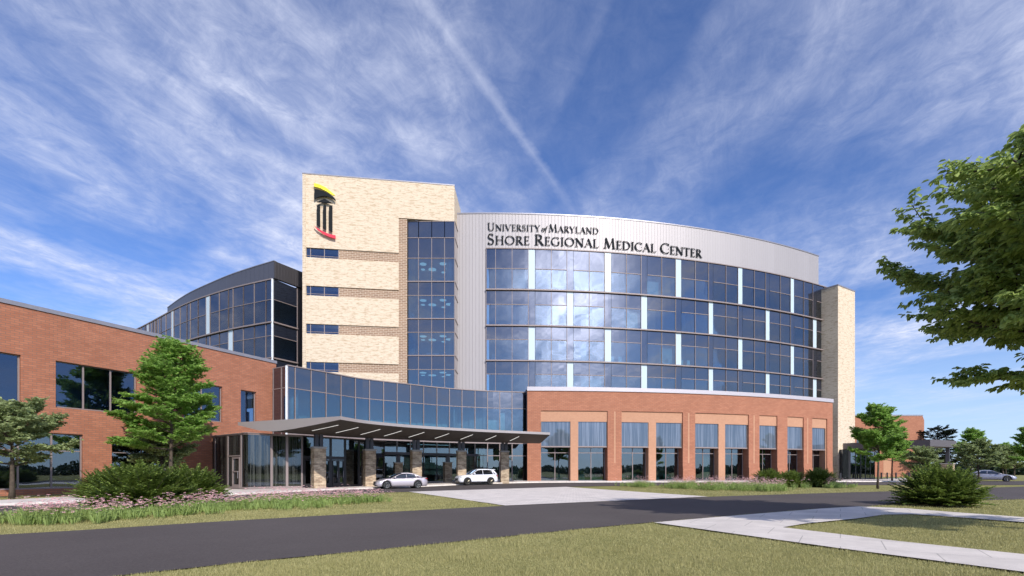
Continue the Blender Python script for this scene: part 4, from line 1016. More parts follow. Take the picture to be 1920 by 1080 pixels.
def make_car(kind, label, paintm, rimm, loc, rz, group=None):
    if kind == 'suv': L, Wd, wb, rw, H0 = 4.5, 1.84, 2.66, 0.36, 1.68
    else: L, Wd, wb, rw, H0 = 4.65, 1.82, 2.78, 0.335, 1.44
    root = empty('parked_car', loc, rz); tag(root, label, 'car', group); OFF[root] = Vector((0, 0, 0))
    xf, xr = -wb / 2 - 0.05, wb / 2 - 0.05; hl = L / 2
    if kind == 'suv':
        top = [(-hl, .62), (-hl + .08, .82), (-hl + .35, .96), (-1.05, 1.06), (-0.85, 1.08), (0.9, 1.10), (hl - .35, 1.12), (hl - .06, 1.02), (hl, .72)]
        gh = [(-1.00, 1.06), (-.55, 1.36), (-.22, 1.58), (.1, 1.65), (1.0, 1.66), (1.62, 1.60), (1.85, 1.42), (2.06, 1.10)]; zs, za = 0.27, 0.56
    else:
        top = [(-hl, .48), (-hl + .07, .62), (-hl + .4, .76), (-1.5, .87), (-1.0, .93), (.9, .97), (1.55, 1.0), (hl - .12, .98), (hl, .70)]
        gh = [(-1.12, .93), (-.7, 1.13), (-.25, 1.34), (.05, 1.41), (.55, 1.42), (.95, 1.37), (1.35, 1.2), (1.85, 1.0)]; zs, za = 0.20, 0.46
    def itp(P, x):
        return float(np.interp(x, [p[0] for p in P], [p[1] for p in P]))
    xs = sorted(set(np.round(np.concatenate([np.linspace(-hl, hl, 64), [xf - rw - .05, xf + rw + .05, xr - rw - .05, xr + rw + .05], np.linspace(-hl, -hl + .3, 8), np.linspace(hl - .3, hl, 8)]), 3)))
    def sect(x):
        e = abs(x) / hl; w = Wd / 2 * (1 - 0.30 * max(0, (e - .80) / .20) ** 2.2 - 0.03 * e * e)
        zb = zs + (0.16 * max(0, (e - .93) / .07)); zt_ = itp(top, x)
        for xc in (xf, xr):
            ra = rw + 0.055
            if abs(x - xc) < ra: zb = max(zb, rw + math.sqrt(max(0, ra * ra - (x - xc) ** 2)) - 0.0)
        zb = min(zb, zt_ - 0.14); h = zt_ - zb
        zsh = zt_ - min(.16, h * .35)
        return [(-0.60 * w, zb), (-w * .955, zb), (-w, zb + h * .22), (-w * 1.0, zb + h * .5), (-w * .985, zsh), (-w * .93, zt_ - .03), (-w * .80, zt_), (-w * .4, zt_ + .025), (0, zt_ + .035)]
    body = MB(); rings = []
    for x in xs:
        s = sect(x); full = s + [(-y, z) for y, z in s[-2::-1]]; b = len(body.v)
        body.v.extend([(x, y, z) for y, z in full]); rings.append((b, len(full)))
    for (a, n1), (b, _) in zip(rings[:-1], rings[1:]):
        for k in range(n1): body.f.append((a + k, a + (k + 1) % n1, b + (k + 1) % n1, b + k)); body.uv.append([(0, 0)] * 4); body.m.append(0)
    for (a, n1), rev in ((rings[0], 0), (rings[-1], 1)):
        f = tuple(a + k for k in range(n1)); body.f.append(f if rev else f[::-1]); body.uv.append([(0, 0)] * n1); body.m.append(0)
    # roof skin
    gx = np.linspace(gh[0][0], gh[-1][0], 26); rr = []
    def ghs(x, d=0.0):
        zt_ = itp(gh, x); zb = itp(top, x) - .03; f = (zt_ - zb) / (H0 - zb); wb_ = Wd / 2 * .90; wt = wb_ - .22 * max(0, min(1, f))
        zt_ = max(zt_, zb + 0.02)
        return zb, zt_, wb_ - d, wt - d
    def loft(mb, secs):
        b0 = len(mb.v); n1 = len(secs[0])
        for s in secs: mb.v.extend(s)
        for i in range(len(secs) - 1):
            for k in range(n1 - 1):
                a = b0 + i * n1 + k; mb.f.append((a, a + 1, a + n1 + 1, a + n1)); mb.uv.append([(0, 0)] * 4); mb.m.append(0)
    gsec = []
    for x in gx:
        zb, z_, wb_, wt = ghs(x); gsec.append([(x, -wb_, zb), (x, -wt - .02, z_ - .06), (x, -wt + .06, z_ - .012), (x, 0, z_ + .012), (x, wt - .06, z_ - .012), (x, wt + .02, z_ - .06), (x, wb_, zb)])
    gm = MB(); loft(gm, gsec); glass_o = gm
    rf = MB(); x0r, x1r = (-.18, 1.6) if kind == 'suv' else (-.08, .98)
    rs = []
    for x in np.linspace(x0r, x1r, 12):
        zb, z_, wb_, wt = ghs(x); rs.append([(x, -wt - .035, z_ - .085), (x, -wt - .035, z_ - .05), (x, -wt + .06, z_ + .004), (x, 0, z_ + .028), (x, wt - .06, z_ + .004), (x, wt + .035, z_ - .05), (x, wt + .035, z_ - .085)])
    loft(rf, rs)
    def strip3(mb, pts, w):
        for sy in (-1, 1):
            P = []
            for x, f in pts:
                zb, z_, wb_, wt = ghs(x); z = zb + (z_ - .05 - zb) * f; y = (wb_ + (wt + .02 - wb_) * f) + .015; P.append((x, sy * y, z))
            mb.tube(P, [w] * len(P), 5)
    if kind == 'suv': strip3(body, [(-1.0, 0), (-.8, .9), (-.55, .97), (-.2, .98)], .035); strip3(body, [(.42, 0), (.42, 1)], .03); strip3(body, [(1.62, 0), (1.50, .98)], .07); strip3(body, [(2.0, 0), (1.8, .6), (1.62, .97)], .10)
    else: strip3(body, [(-1.1, 0), (-.7, .95), (-.4, .97), (-.1, .98)], .03); strip3(body, [(.32, 0), (.32, 1)], .025); strip3(body, [(1.25, 0), (1.15, .8), (.95, .98)], .08); strip3(body, [(1.75, .3), (1.35, .9), (.98, .98)], .07)
    ob = body.build('body', paintm, root, True)
    me = ob.data
    gg = gm.build('windows', M['car_glass'], root, True); rf.build('roof', paintm, root, True)
    um = MB(); um.box(-hl + .25, -Wd / 2 * .8, zs + .02, hl - .25, Wd / 2 * .8, .6); um.build('underbody', M['black_plastic'], root)
    for xc in (xf, xr):
        for sy in (-1, 1):
            yo = sy * (Wd / 2 - .02); yi = sy * (Wd / 2 - .24)
            w = MB(); w.tube([(xc, yi, rw), (xc, yo - sy * .03, rw), (xc, yo, rw)], [rw, rw, rw - .03], 28); wo = w.build('wheel', M['tyre'], root)
            r_ = MB(); ro = rw * .68
            r_.tube([(xc, yo - sy * .01, rw), (xc, yo + sy * .004, rw)], [rw * .18, rw * .16], 12)
            for k in range(10 if kind == 'suv' else 7):
                a = 2 * math.pi * k / (10 if kind == 'suv' else 7); r_.tube([(xc + .04 * math.cos(a), yo + sy * .002, rw + .04 * math.sin(a)), (xc + ro * math.cos(a), yo - sy * .002, rw + ro * math.sin(a))], [.022, .03], 5)
            P = [(xc + ro * math.cos(2 * math.pi * k / 24), yo, rw + ro * math.sin(2 * math.pi * k / 24)) for k in range(25)]
            r_.tube(P, [.018] * 25, 5); r_.build('rim', rimm, wo)
    for sy in (-1, 1):
        m_ = MB(); x = gh[0][0] + .32; m_.box(x, sy * (Wd / 2 * .93), itp(top, x) + .02, x + .12, sy * (Wd / 2 + .13), itp(top, x) + .16); m_.build('mirror', paintm, root)
        hx = -hl + .12; w = Wd / 2
        lm = MB(); zl = itp(top, -hl + .2) - .10
        lm.tube([(-hl + .10, sy * w * .60, zl - .02), (-hl + .22, sy * w * .82, zl + .0), (-hl + .48, sy * w * .95, zl + .05)], [.05, .075, .03], 8); lm.build('headlight', M['lamp_glass'], root, True)
        tl = MB(); zl = itp(top, hl - .12) - .12
        tl.tube([(hl - .05, sy * w * .62, zl), (hl - .10, sy * w * .80, zl), (hl - .3, sy * w * .965, zl + .02)], [.05, .065, .03], 8); tl.build('tail_light', M['tail_red'], root, True)
        for xh in ((-.1, .75)):
            hd = MB(); z = itp(top, xh) - .12; hd.box(xh, sy * (w * .965), z, xh + .2, sy * (w + .012), z + .03); hd.build('door_handle', paintm, root)
    gr = MB(); zg = zs + .22
    gr.box(-hl - .012, -w * .42, zg, -hl + .1, w * .42, zg + .20); gr.box(-hl - .01, -w * .62, zs + .10, -hl + .12, w * .62, zs + .18); gr.build('grille', M['black_plastic'], root)
    if kind == 'suv':
        cl = MB()
        for sy in (-1, 1):
            for xc in (xf, xr):
                P = [(xc + (rw + .05) * math.cos(a), sy * (w * .99), rw + (rw + .05) * math.sin(a)) for a in np.linspace(0, math.pi, 15)]
                cl.tube(P, [.03] * 15, 5)
            cl.box(xf + rw, sy * w * .985 - .02, zs, xr - rw, sy * w * .985 + .02, zs + .08)
            cl.tube([(-.1, sy * .56, 1.70), (1.5, sy * .56, 1.69)], [.02, .02], 6)
        cl.build('cladding', M['black_plastic'], root)
        sp = MB(); sp.box(1.6, -.6, 1.585, 1.95, .6, 1.635); sp.build('spoiler', paintm, root)
    return root
make_car('sedan', 'silver sedan parked at the kerb between the brick canopy columns', M['silver_paint'], M['rim'], (-10.05, 43.3, 0.03), R(28))
xs_, ys_ = S(893, 17.6)
make_car('suv', 'white SUV with black wheel arches parked under the entrance canopy', M['white_paint'], M['dark_rim'], (xs_, ys_, float(gz(xs_, ys_)) + 0.03), R(28))
x_, y_ = S(1856, 14.7)
make_car('sedan', 'grey sedan driving past the trees at the far right edge', M['grey_paint'], M['rim'], (x_, y_, float(gz(x_, y_)) + 0.035), R(180 - 40))

# bollards near the far entrance
places = [(1575.5, 15.3, 'black bollard standing alone beside the corner of the brick pavilion')] + [(1652.7, 12.0, 'black bollard left of the slim street tree trunks, nearest to the far vestibule'), (1663.5, 12.0, 'black bollard just right of the slim green tree trunk'), (1680, 12.0, 'black bollard in front of the second, thicker trunk of the green trees'), (1704.5, 12.0, 'black bollard half hidden by the grey-green tree, rightmost of the row')]
for px, s, lab in places:
    x, y = S(px, s); z = float(gz(x, y))
    b = thing('bollard', lab, 'bollard', (x, y, z), 'bollards by the far entrance')
    g = MB(); g.tube([(x, y, z), (x, y, z + 1.0)], [.11, .11], 12); g.build('post', M['dark_frame'], b)
    g = MB(); g.tube([(x, y, z + 1.0), (x, y, z + 1.06), (x, y, z + 1.1)], [.13, .13, .05], 12); g.build('cap', M['dark_frame'], b)
rl = thing('guard_rail', 'thin dark guard rail running along the far pavement between the bollards', 'railing', (*S(1680, 11.4), 0.25))
RLp = Path([S(1650, 11.6), S(1720, 11.6)])
g = MB(); panel(g, RLp, 0, RLp.L, 1.1, 1.15, 0, .05); g.build('rail', M['dark_frame'], rl)
g = MB()
for k in range(8): panel(g, RLp, RLp.L * k / 7 - .02 if k else 0, RLp.L * k / 7 + .02, .2, 1.1, 0, .04)
g.build('baluster', M['dark_frame'], rl)
# ------------------------------------------------------------------ vegetation
def leaf_mesh(name, P, D, Nn, L, Wd, mat, parent, fold=0.25, shape='kite'):
    """P base points, D unit leaf directions, Nn unit normals, L lengths, Wd widths"""
    P = np.asarray(P); D = np.asarray(D); Nn = np.asarray(Nn); L = np.asarray(L)[:, None]; Wd = np.asarray(Wd)[:, None]
    Sd = np.cross(D, Nn); Sd /= np.linalg.norm(Sd, axis=1, keepdims=True) + 1e-9
    Nn = np.cross(Sd, D)
    n = len(P)
    if shape == 'kite':
        V = np.stack([P, P + D * L * .45 + Sd * Wd * .5 + Nn * Wd * fold, P + D * L, P + D * L * .45 - Sd * Wd * .5 + Nn * Wd * fold], 1).reshape(-1, 3)
        I = np.arange(n)[:, None] * 4; Fq = np.concatenate([I + [0, 1, 2], I + [0, 2, 3]], 0)
    elif shape == 'blade':
        V = np.stack([P - Sd * Wd * .5, P + Sd * Wd * .5, P + D * L], 1).reshape(-1, 3)
        I = np.arange(n)[:, None] * 3; Fq = I + [0, 1, 2]
    else:   # folded oval leaf
        M0 = P + D * L * .5 - Nn * L * .0
        V = np.stack([P, P + D * L * .3 + Sd * Wd * .42 + Nn * Wd * fold, P + D * L * .68 + Sd * Wd * .40 + Nn * Wd * fold, P + D * L - Nn * L * .10,
                      P + D * L * .68 - Sd * Wd * .40 + Nn * Wd * fold, P + D * L * .3 - Sd * Wd * .42 + Nn * Wd * fold], 1).reshape(-1, 3)
        I = np.arange(n)[:, None] * 6; Fq = np.concatenate([I + [0, 1, 2], I + [0, 2, 3], I + [0, 3, 4], I + [0, 4, 5]], 0)
    return np_mesh(name, V, Fq, mat, parent)
def unit(v): return v / (np.linalg.norm(v) + 1e-9)
UPV = np.array([0, 0, 1.0])
def make_tree(rg, H, base, rad, trunk_r, nprim, shape, leaf, leafmat, barkm, elev=(50, 5), leaves=22, nsec=7, twigs=5, twl=0.5, lean=(0, 0), up=0.35, flat=0.7, lshape='kite', keep=None, tert=False, drop=0.0):
    """returns (bark MB, leaf arrays) in local coordinates"""
    mb = MB(); P_, D_, N_, L_s, W_s = [], [], [], [], []
    tp = [np.array([lean[0] * (t ** 1.3) + .12 * math.sin(3 * t + H), lean[1] * (t ** 1.3) + .1 * math.cos(4 * t), H * .96 * t]) for t in np.linspace(0, 1, 9)]
    tr = [trunk_r * (1.25 if i == 0 else (1 - .9 * (i / 8.) ** .9)) + .01 for i in range(9)]
    mb.tube(tp, tr, 9)
    def on_trunk(z):
        t = z / (H * .96) * 8; i = int(min(7, t)); return tp[i] + (tp[i + 1] - tp[i]) * (t - i)
    def addleaves(a, d, l, n):
        t = rg.uniform(.1, 1.05, n)[:, None]; p = a + d * l * t + rg.normal(0, .03, (n, 3))
        side = unit(np.cross(d, UPV)) * rg.choice((-1, 1), (n, 1))
        dd = d * rg.uniform(.2, 1.0, (n, 1)) + side * rg.uniform(.2, 1.0, (n, 1)); dd[:, 2] += rg.uniform(-.5, .15, n) - drop
        dd /= np.linalg.norm(dd, axis=1, keepdims=True); nn = UPV * flat + rg.normal(0, .42, (n, 3)); nn /= np.linalg.norm(nn, axis=1, keepdims=True)
        s = leaf * rg.uniform(.7, 1.25, n); P_.append(p); D_.append(dd); N_.append(nn); L_s.append(s); W_s.append(s * rg.uniform(.42, .6, n))
    def branch(p, d, l, r, n=6, curve=0.0):
        pts = [p]; 
        for i in range(n):
            d = unit(d + rg.normal(0, .07, 3) + np.array([0, 0, curve])); pts.append(pts[-1] + d * l / n)
        return pts
    def ontw(pts, t):
        q = t * (len(pts) - 1); i = int(min(len(pts) - 2, q)); return pts[i] + (pts[i + 1] - pts[i]) * (q - i), unit(pts[i + 1] - pts[i])
    az = rg.uniform(0, 6.28)
    for k in range(nprim):
        f = (k + .5) / nprim; f2 = f ** .9
        z = base + (H * .93 - base) * f2; az += 2.4 + rg.uniform(-.3, .3)
        l = rad * shape(f) * rg.uniform(.82, 1.12)
        el = math.radians(elev[1] + (elev[0] - elev[1]) * f + rg.uniform(-7, 7))
        d = np.array([math.cos(az) * math.cos(el), math.sin(az) * math.cos(el), math.sin(el)])
        p0 = on_trunk(z)
        if keep is not None and not keep(p0, d, l): continue
        r0 = max(.02, trunk_r * .42 * (1 - f * .7)); pts = branch(p0, d, l, r0, 7, up * .06)
        mb.tube(pts, [r0 * (1 - .85 * i / 7) + .006 for i in range(8)], 5)
        ns = max(2, int(nsec * (l / rad + .3)))
        for j in range(ns):
            t = .28 + .72 * (j + rg.uniform(0, .8)) / ns; t = min(t, .99)
            q, dq = ontw(pts, t); sd = unit(np.cross(dq, UPV)) * (1 if j % 2 else -1)
            d2 = unit(dq * .75 + sd * rg.uniform(.5, 1.1) + np.array([0, 0, rg.uniform(-.15, .3)])); l2 = l * rg.uniform(.28, .45) * (1.1 - .5 * t)
            l2 = max(l2, twl * .8)
            p2 = branch(q, d2, l2, 0, 4, 0.0); mb.tube(p2, [.022 * (1 - i / 5) + .004 for i in range(5)], 4)
            nt = max(2, int(twigs * l2 / (rad * .3) + .5))
            for m in range(nt):
                tt = .15 + .85 * (m + rg.uniform(0, .9)) / nt; tt = min(tt, 1)
                q3, d3 = ontw(p2, tt); s3 = unit(np.cross(d3, UPV)) * (1 if m % 2 else -1)
                d4 = unit(d3 * .7 + s3 * rg.uniform(.3, 1) + np.array([0, 0, rg.uniform(-.2, .25)])); l4 = twl * rg.uniform(.6, 1.2)
                if tert: mb.tube([q3, q3 + d4 * l4 + np.array([0, 0, -.04])], [.008, .003], 3)
                addleaves(q3, d4, l4, leaves)
        addleaves(pts[-2], unit(pts[-1] - pts[-2]), l / 7 + twl * .5, leaves * 2)
    addleaves(tp[-1] - np.array([0, 0, .3]), UPV * 1.0 + .01, .6, leaves * 2)
    cc = np.concatenate; print('leaves', sum(len(q) for q in L_s)); return mb, (cc(P_), cc(D_), cc(N_), cc(L_s), cc(W_s))
def tree_obj(name, loc, rz, mb, lv, leafmat, barkm, label, cat, group, lshape='kite', scale=1.0):
    root = empty(name, (loc[0], loc[1], float(gz(loc[0], loc[1])) - 0.02), rz); root.scale = (scale,) * 3; tag(root, label, cat, group); OFF[root] = Vector((0, 0, 0))
    mb.build('trunk', barkm, root, True); leaf_mesh('crown', *lv, leafmat, root, shape=lshape); return root

oval = lambda f: math.sin(math.pi * min(1, (f * .82 + .20))) ** .75
cone = lambda f: (1 - f) ** .62 * .95 + .10
GT = 'young green trees planted around the entrance'; OT = 'grey green rounded trees planted around the lawns'
rg = np.random.default_rng(11)
mb, lv = make_tree(rg, 10.9, 3.0, 2.85, .13, 54, lambda f: (1 - f ** 1.7) ** .6 * .9 + .16, .22, None, None, elev=(42, 14), leaves=20, nsec=9, twigs=6, twl=.42, flat=.9)
x, y = S(323, 26.3)
mapleA = tree_obj('green_tree', (x, y), 0.4, mb, lv, M['maple_leaf'], M['bark'], 'tall bright green layered tree in front of the brick wing beside the entrance', 'tree', GT)
rg = np.random.default_rng(12)
mb, lv = make_tree(rg, 7.3, 2.4, 1.95, .09, 34, lambda f: (1 - f ** 1.6) ** .6 * .85 + .2, .19, None, None, elev=(45, 18), leaves=24, nsec=8, twigs=6, twl=.36, flat=.9)
x, y = S(1645, 21.2)
mapleB = tree_obj('green_tree', (x, y), 0.0, mb, lv, M['maple_leaf'], M['bark'], 'slim bright green tree on the grass between the end tower and big dark shrub', 'tree', GT)
rg = np.random.default_rng(13)
mb, lv = make_tree(rg, 5.3, 1.75, 2.3, .13, 26, oval, .17, None, None, elev=(55, 8), leaves=28, nsec=9, twigs=6, twl=.4, flat=.5)
x, y = S(22, 33.5)
oliveA = tree_obj('rounded_tree', (x, y), 0.0, mb, lv, M['olive_leaf'], M['bark'], 'grey green rounded tree in front of the brick wing at the left edge', 'tree', OT)
def dup(o, px, s, rz, sc_, label, group):
    x, y = S(px, s); c = copy_tree(o); c.location = (x, y, float(gz(x, y)) - .02); c.rotation_euler = (0, 0, rz); c.scale = (sc_,) * 3; c['label'] = label; c['group'] = group; return c
dup(oliveA, 302, 24.5, 2.0, .93, 'grey green rounded tree tucked behind the tall bright green tree by the brick wing', OT)
dup(mapleB, 1675, 15.0, 2.2, .98, 'green tree with a thicker forked trunk standing right behind the slim street tree', GT)
dup(oliveA, 1729, 16.0, 1.2, .76, 'grey green rounded tree behind the big dark shrub', OT)
dup(oliveA, 1834, 16.3, 4.0, .88, 'grey green rounded tree with a dark bare trunk in front of the grey sedan', OT)
dup(mapleB, 1822, 12.6, 1.0, 1.02, 'bright green tree rising behind the rounded tree by the grey sedan', GT)
dup(oliveA, 1880, 13.2, 2.6, .9, 'grey green rounded tree just right of the one before the grey sedan', OT)
dup(oliveA, 1902, 12.4, 5.1, .88, 'rightmost grey green rounded tree behind the grey sedan', OT)
dup(mapleB, 1935, 14.5, 3.0, .98, 'green tree cut by the right edge of the photo behind the rounded trees', GT)
dup(mapleB, 1885, 9.8, 4.2, 0.9, 'small distant green tree above the rounded trees at the right', GT)
# big foreground tree at the right edge
rg = np.random.default_rng(31)
TX, TY = 15.3, 11.2
def keepb(p, d, l): return True
mb, lv = make_tree(rg, 10.3, 3.8, 5.15, .24, 84, lambda f: min(1, .62 + f * 1.3) * (1 - max(0, f - .2) ** 1.25) * 1.02, .18, None, None, elev=(42, 9), leaves=17, nsec=13, twigs=10, twl=.45, flat=.9, tert=True, drop=.25)
big = tree_obj('shade_tree', (TX, TY), 0.9, mb, lv, M['big_leaf'], M['twig'], 'large dark green shade tree close to the viewer reaching in from the right edge', 'tree', None, 'oval')
# dark cedar far away
rg = np.random.default_rng(41)
mb, lv = make_tree(rg, 11.5, 2.0, 5.0, .3, 34, lambda f: (.45 + .6 * (1 - f) ** .6) * (1.0 if int(f * 9) % 2 else .6), .38, None, None, elev=(18, -6), leaves=26, nsec=8, twigs=5, twl=.9, flat=1.3)
x, y = S(1757, 8.2)
tree_obj('cedar_tree', (x, y), 0.3, mb, lv, M['cedar_leaf'], M['twig'], 'nearly black cedar tree with flat layered boughs behind the far canopy', 'tree', None)

# feathery evergreen shrubs
def make_shrub(rg, rad, H, nf, sc_=1.0):
    mb = MB(); P_, D_, N_, L_s, W_s = [], [], [], [], []
    for k in range(nf):
        az = rg.uniform(0, 2 * math.pi); e = math.radians(rg.choice([rg.uniform(4, 30), rg.uniform(20, 62), rg.uniform(40, 85)]))
        l = 1 / math.sqrt((math.cos(e) / rad) ** 2 + (math.sin(e) / H) ** 2) * rg.uniform(.62, 1.04)
        d = np.array([math.cos(az) * math.cos(e), math.sin(az) * math.cos(e), math.sin(e)])
        p = np.array([rg.normal(0, .12), rg.normal(0, .12), .03]) * sc_; pts = [p]; n = 10
        for i in range(n):
            d = unit(d + np.array([0, 0, -.035 if i > 4 else .01]) + rg.normal(0, .03, 3)); p = p + d * l / n; p[2] = max(p[2], .06); pts.append(p)
        if k % 3 == 0: mb.tube(pts, [.018 * (1 - i / 11) + .003 for i in range(n + 1)], 3)
        for i in range(3, n + 1):
            a = pts[i - 1]; dd = unit(pts[i] - pts[i - 1]); s_ = unit(np.cross(dd, UPV))
            for m in range(4):
                for sg_ in (-1, 1):
                    q = a + (pts[i] - a) * (m / 4.) + rg.normal(0, .008, 3); w = (.28 + .09 * math.sin(i)) * sc_ * (1.15 - .75 * (i / n) ** 2)
                    P_.append(q); D_.append(unit(dd * .6 + s_ * sg_ * .9 + UPV * rg.uniform(-.12, .22))); N_.append(unit(UPV + rg.normal(0, .3, 3))); L_s.append(w * rg.uniform(.7, 1.1)); W_s.append(.075 * sc_ * rg.uniform(.7, 1.3))
    return mb, (P_, D_, N_, L_s, W_s)
def shrub_obj(px, s, mb, lv, label, rz=0, sc_=1.0):
    x, y = S(px, s); root = empty('evergreen_shrub', (x, y, float(gz(x, y)) - .01), rz); root.scale = (sc_,) * 3
    tag(root, label, 'shrub', 'spreading evergreen shrubs'); OFF[root] = Vector((0, 0, 0))
    mb.build('stem', M['bark'], root); leaf_mesh('foliage', *lv, M['shrub_leaf'], root, shape='kite'); return root
mb, lv = make_shrub(np.random.default_rng(3), 1.9, 1.95, 560)
shA = shrub_obj(1760, 41.0, mb, lv, 'large dark feathery evergreen shrub on the grass at the right between road and footpath', 0, 1.04)
mb, lv = make_shrub(np.random.default_rng(4), 2.1, 1.9, 560)
shB = shrub_obj(268, 47.0, mb, lv, 'largest of the left evergreen shrubs, nearest the road, among the pink coneflowers', 0, 1.08)
def dsh(o, px, s, rz, sc_, label):
    x, y = S(px, s); c = copy_tree(o); c.location = (x, y, float(gz(x, y)) - .01); c.rotation_euler = (0, 0, rz); c.scale = (sc_,) * 3; c['label'] = label
dsh(shA, 352, 40, 1.0, 1.02, 'evergreen shrub under the tall bright green tree, right of the largest shrub')
dsh(shB, 212, 33, 2.0, 1.0, 'evergreen shrub beside the brick wing, furthest left of the left group')
dsh(shA, 1441, 19.2, 2.5, .96, 'evergreen shrub before the brick pavilion, left one of the touching pair')
dsh(shB, 1481, 19.0, .7, .90, 'evergreen shrub before the brick pavilion, right one of the touching pair')
dsh(shA, 1535, 18.8, 4.4, 1.0, 'single evergreen shrub before the right end of the brick pavilion')

# pink coneflower beds
def inside(poly, x, y):
    c = np.zeros(len(x), bool); n = len(poly); j = n - 1
    for i in range(n):
        xi, yi = poly[i]; xj, yj = poly[j]
        m = ((yi > y) != (yj > y)) & (x < (xj - xi) * (y - yi) / (yj - yi + 1e-12) + xi); c ^= m; j = i
    return c
def scatter(rg, poly, n):
    p = np.array(poly); lo, hi = p.min(0), p.max(0); X = rg.uniform(lo[0], hi[0], n * 4); Y = rg.uniform(lo[1], hi[1], n * 4); k = inside(p, X, Y); return X[k][:n], Y[k][:n]
def flower_bed(rg, polys, n, label, h0, name='flower_bed'):
    P, D, N2, L2, W2 = [], [], [], [], []; FP_, FD, FN, FL, FW = [], [], [], [], []
    for poly in polys:
        X, Y = scatter(rg, poly, n // 9 + 4); cl_ = rg.uniform(.72, 1.15, len(X))
        X = np.repeat(X, 9) + rg.normal(0, .34, len(X) * 9); Y = np.repeat(Y, 9) + rg.normal(0, .34, len(Y) * 9); cl_ = np.repeat(cl_, 9)
        for x, y, ch in zip(X, Y, cl_):
            for rp in ('lane', ):
                pass
            z = float(gz(x, y)); h = h0 * ch * rg.uniform(.8, 1.1)
            for k in range(13):
                a = rg.uniform(0, 6.28); t = rg.uniform(.05, .4); r_ = rg.uniform(0, .13)
                d = unit(np.array([math.cos(a) * t, math.sin(a) * t, 1])); P.append((x + r_ * math.cos(a), y + r_ * math.sin(a), z)); D.append(d)
                N2.append(unit(np.array([-math.sin(a), math.cos(a), .3]) + rg.normal(0, .4, 3))); L2.append(h * rg.uniform(.45, .95)); W2.append(.024 * rg.uniform(.7, 1.5))
            for k in range(4):
                a = rg.uniform(0, 6.28); zz_ = z + h * rg.uniform(.2, .7); r_ = rg.uniform(.02, .1)
                P.append((x + r_ * math.cos(a), y + r_ * math.sin(a), zz_)); D.append(unit(np.array([math.cos(a), math.sin(a), rg.uniform(.1, .7)]))); N2.append(unit(np.array([0, 0, 1.]) + rg.normal(0, .3, 3))); L2.append(.16); W2.append(.06)
            for k in range(3 if rg.random() < .8 else 0):
                a0 = rg.uniform(0, 6.28); c = np.array([x + rg.normal(0, .09), y + rg.normal(0, .09), z + h * rg.uniform(.8, 1.35)]); r_ = rg.uniform(.04, .065)
                for q in range(6):
                    a = a0 + q * 1.047; FP_.append(c); FD.append(unit(np.array([math.cos(a), math.sin(a), rg.uniform(-.5, .1)]))); FN.append(unit(np.array([math.cos(a) * .3, math.sin(a) * .3, 1.]))); FL.append(r_); FW.append(r_ * .8)
    root = thing(name, label, 'flower bed', (0, 0, 0)); root['kind'] = 'stuff'
    o = leaf_mesh('stem_and_leaf', P, D, N2, L2, W2, M['flower_leaf'], root); o['kind'] = 'stuff'
    o = leaf_mesh('flower_head', FP_, FD, FN, FL, FW, M['petal'], root); o['kind'] = 'stuff'
rg = np.random.default_rng(21)
bedL = [[(-17.2, 12.4), (-14.2, 13.9), (-12.0, 15.4), (-12.5, 17.4), (-14.6, 17.6), (-17.0, 16.0), (-18.6, 14)],
        [(-12.0, 16.2), (-11.2, 17.2), (-10.6, 18.9), (-12, 20.8), (-13.2, 20.2), (-13.2, 18)],
        [(-10.6, 19.2), (-8.6, 20.0), (-7.9, 21.6), (-6.6, 24.5), (-7.6, 26.6), (-10.5, 25.6), (-13.0, 24.2), (-12.3, 21.4)]]
def ar(p): p = np.array(p); return .5 * abs(np.dot(p[:, 0], np.roll(p[:, 1], 1)) - np.dot(p[:, 1], np.roll(p[:, 0], 1)))
for poly, lab in zip(bedL, ('pink coneflowers with green stems at the far left between road and brick wing', 'pink coneflowers just right of the largest left shrub', 'broad patch of pink coneflowers between the left shrubs and the silver sedan')):
    flower_bed(rg, [poly], int(ar(poly) * 17), lab, .56)
bedR = [[(11, 48.6), (11.4, 46.0), (13.2, 46.2), (14.2, 48.8)], [(14.8, 48.9), (14.6, 41.5), (16.4, 38.0), (19.8, 36.6), (21.5, 37.8), (22.4, 40.5), (23.8, 42.0), (26.5, 43), (27, 49.6)], [(29.5, 44.6), (31.2, 43.6), (32.8, 45), (31, 46.5)]]
for poly, lab in zip(bedR, ('small clump of pale coneflowers at the left start of the planting before the pavilion', 'long bed of pale pink coneflowers on the grass in front of the brick pavilion', 'small separate clump of coneflowers right of the pavilion bed')):
    flower_bed(rg, [poly], int(ar(poly) * 7), lab, .78)

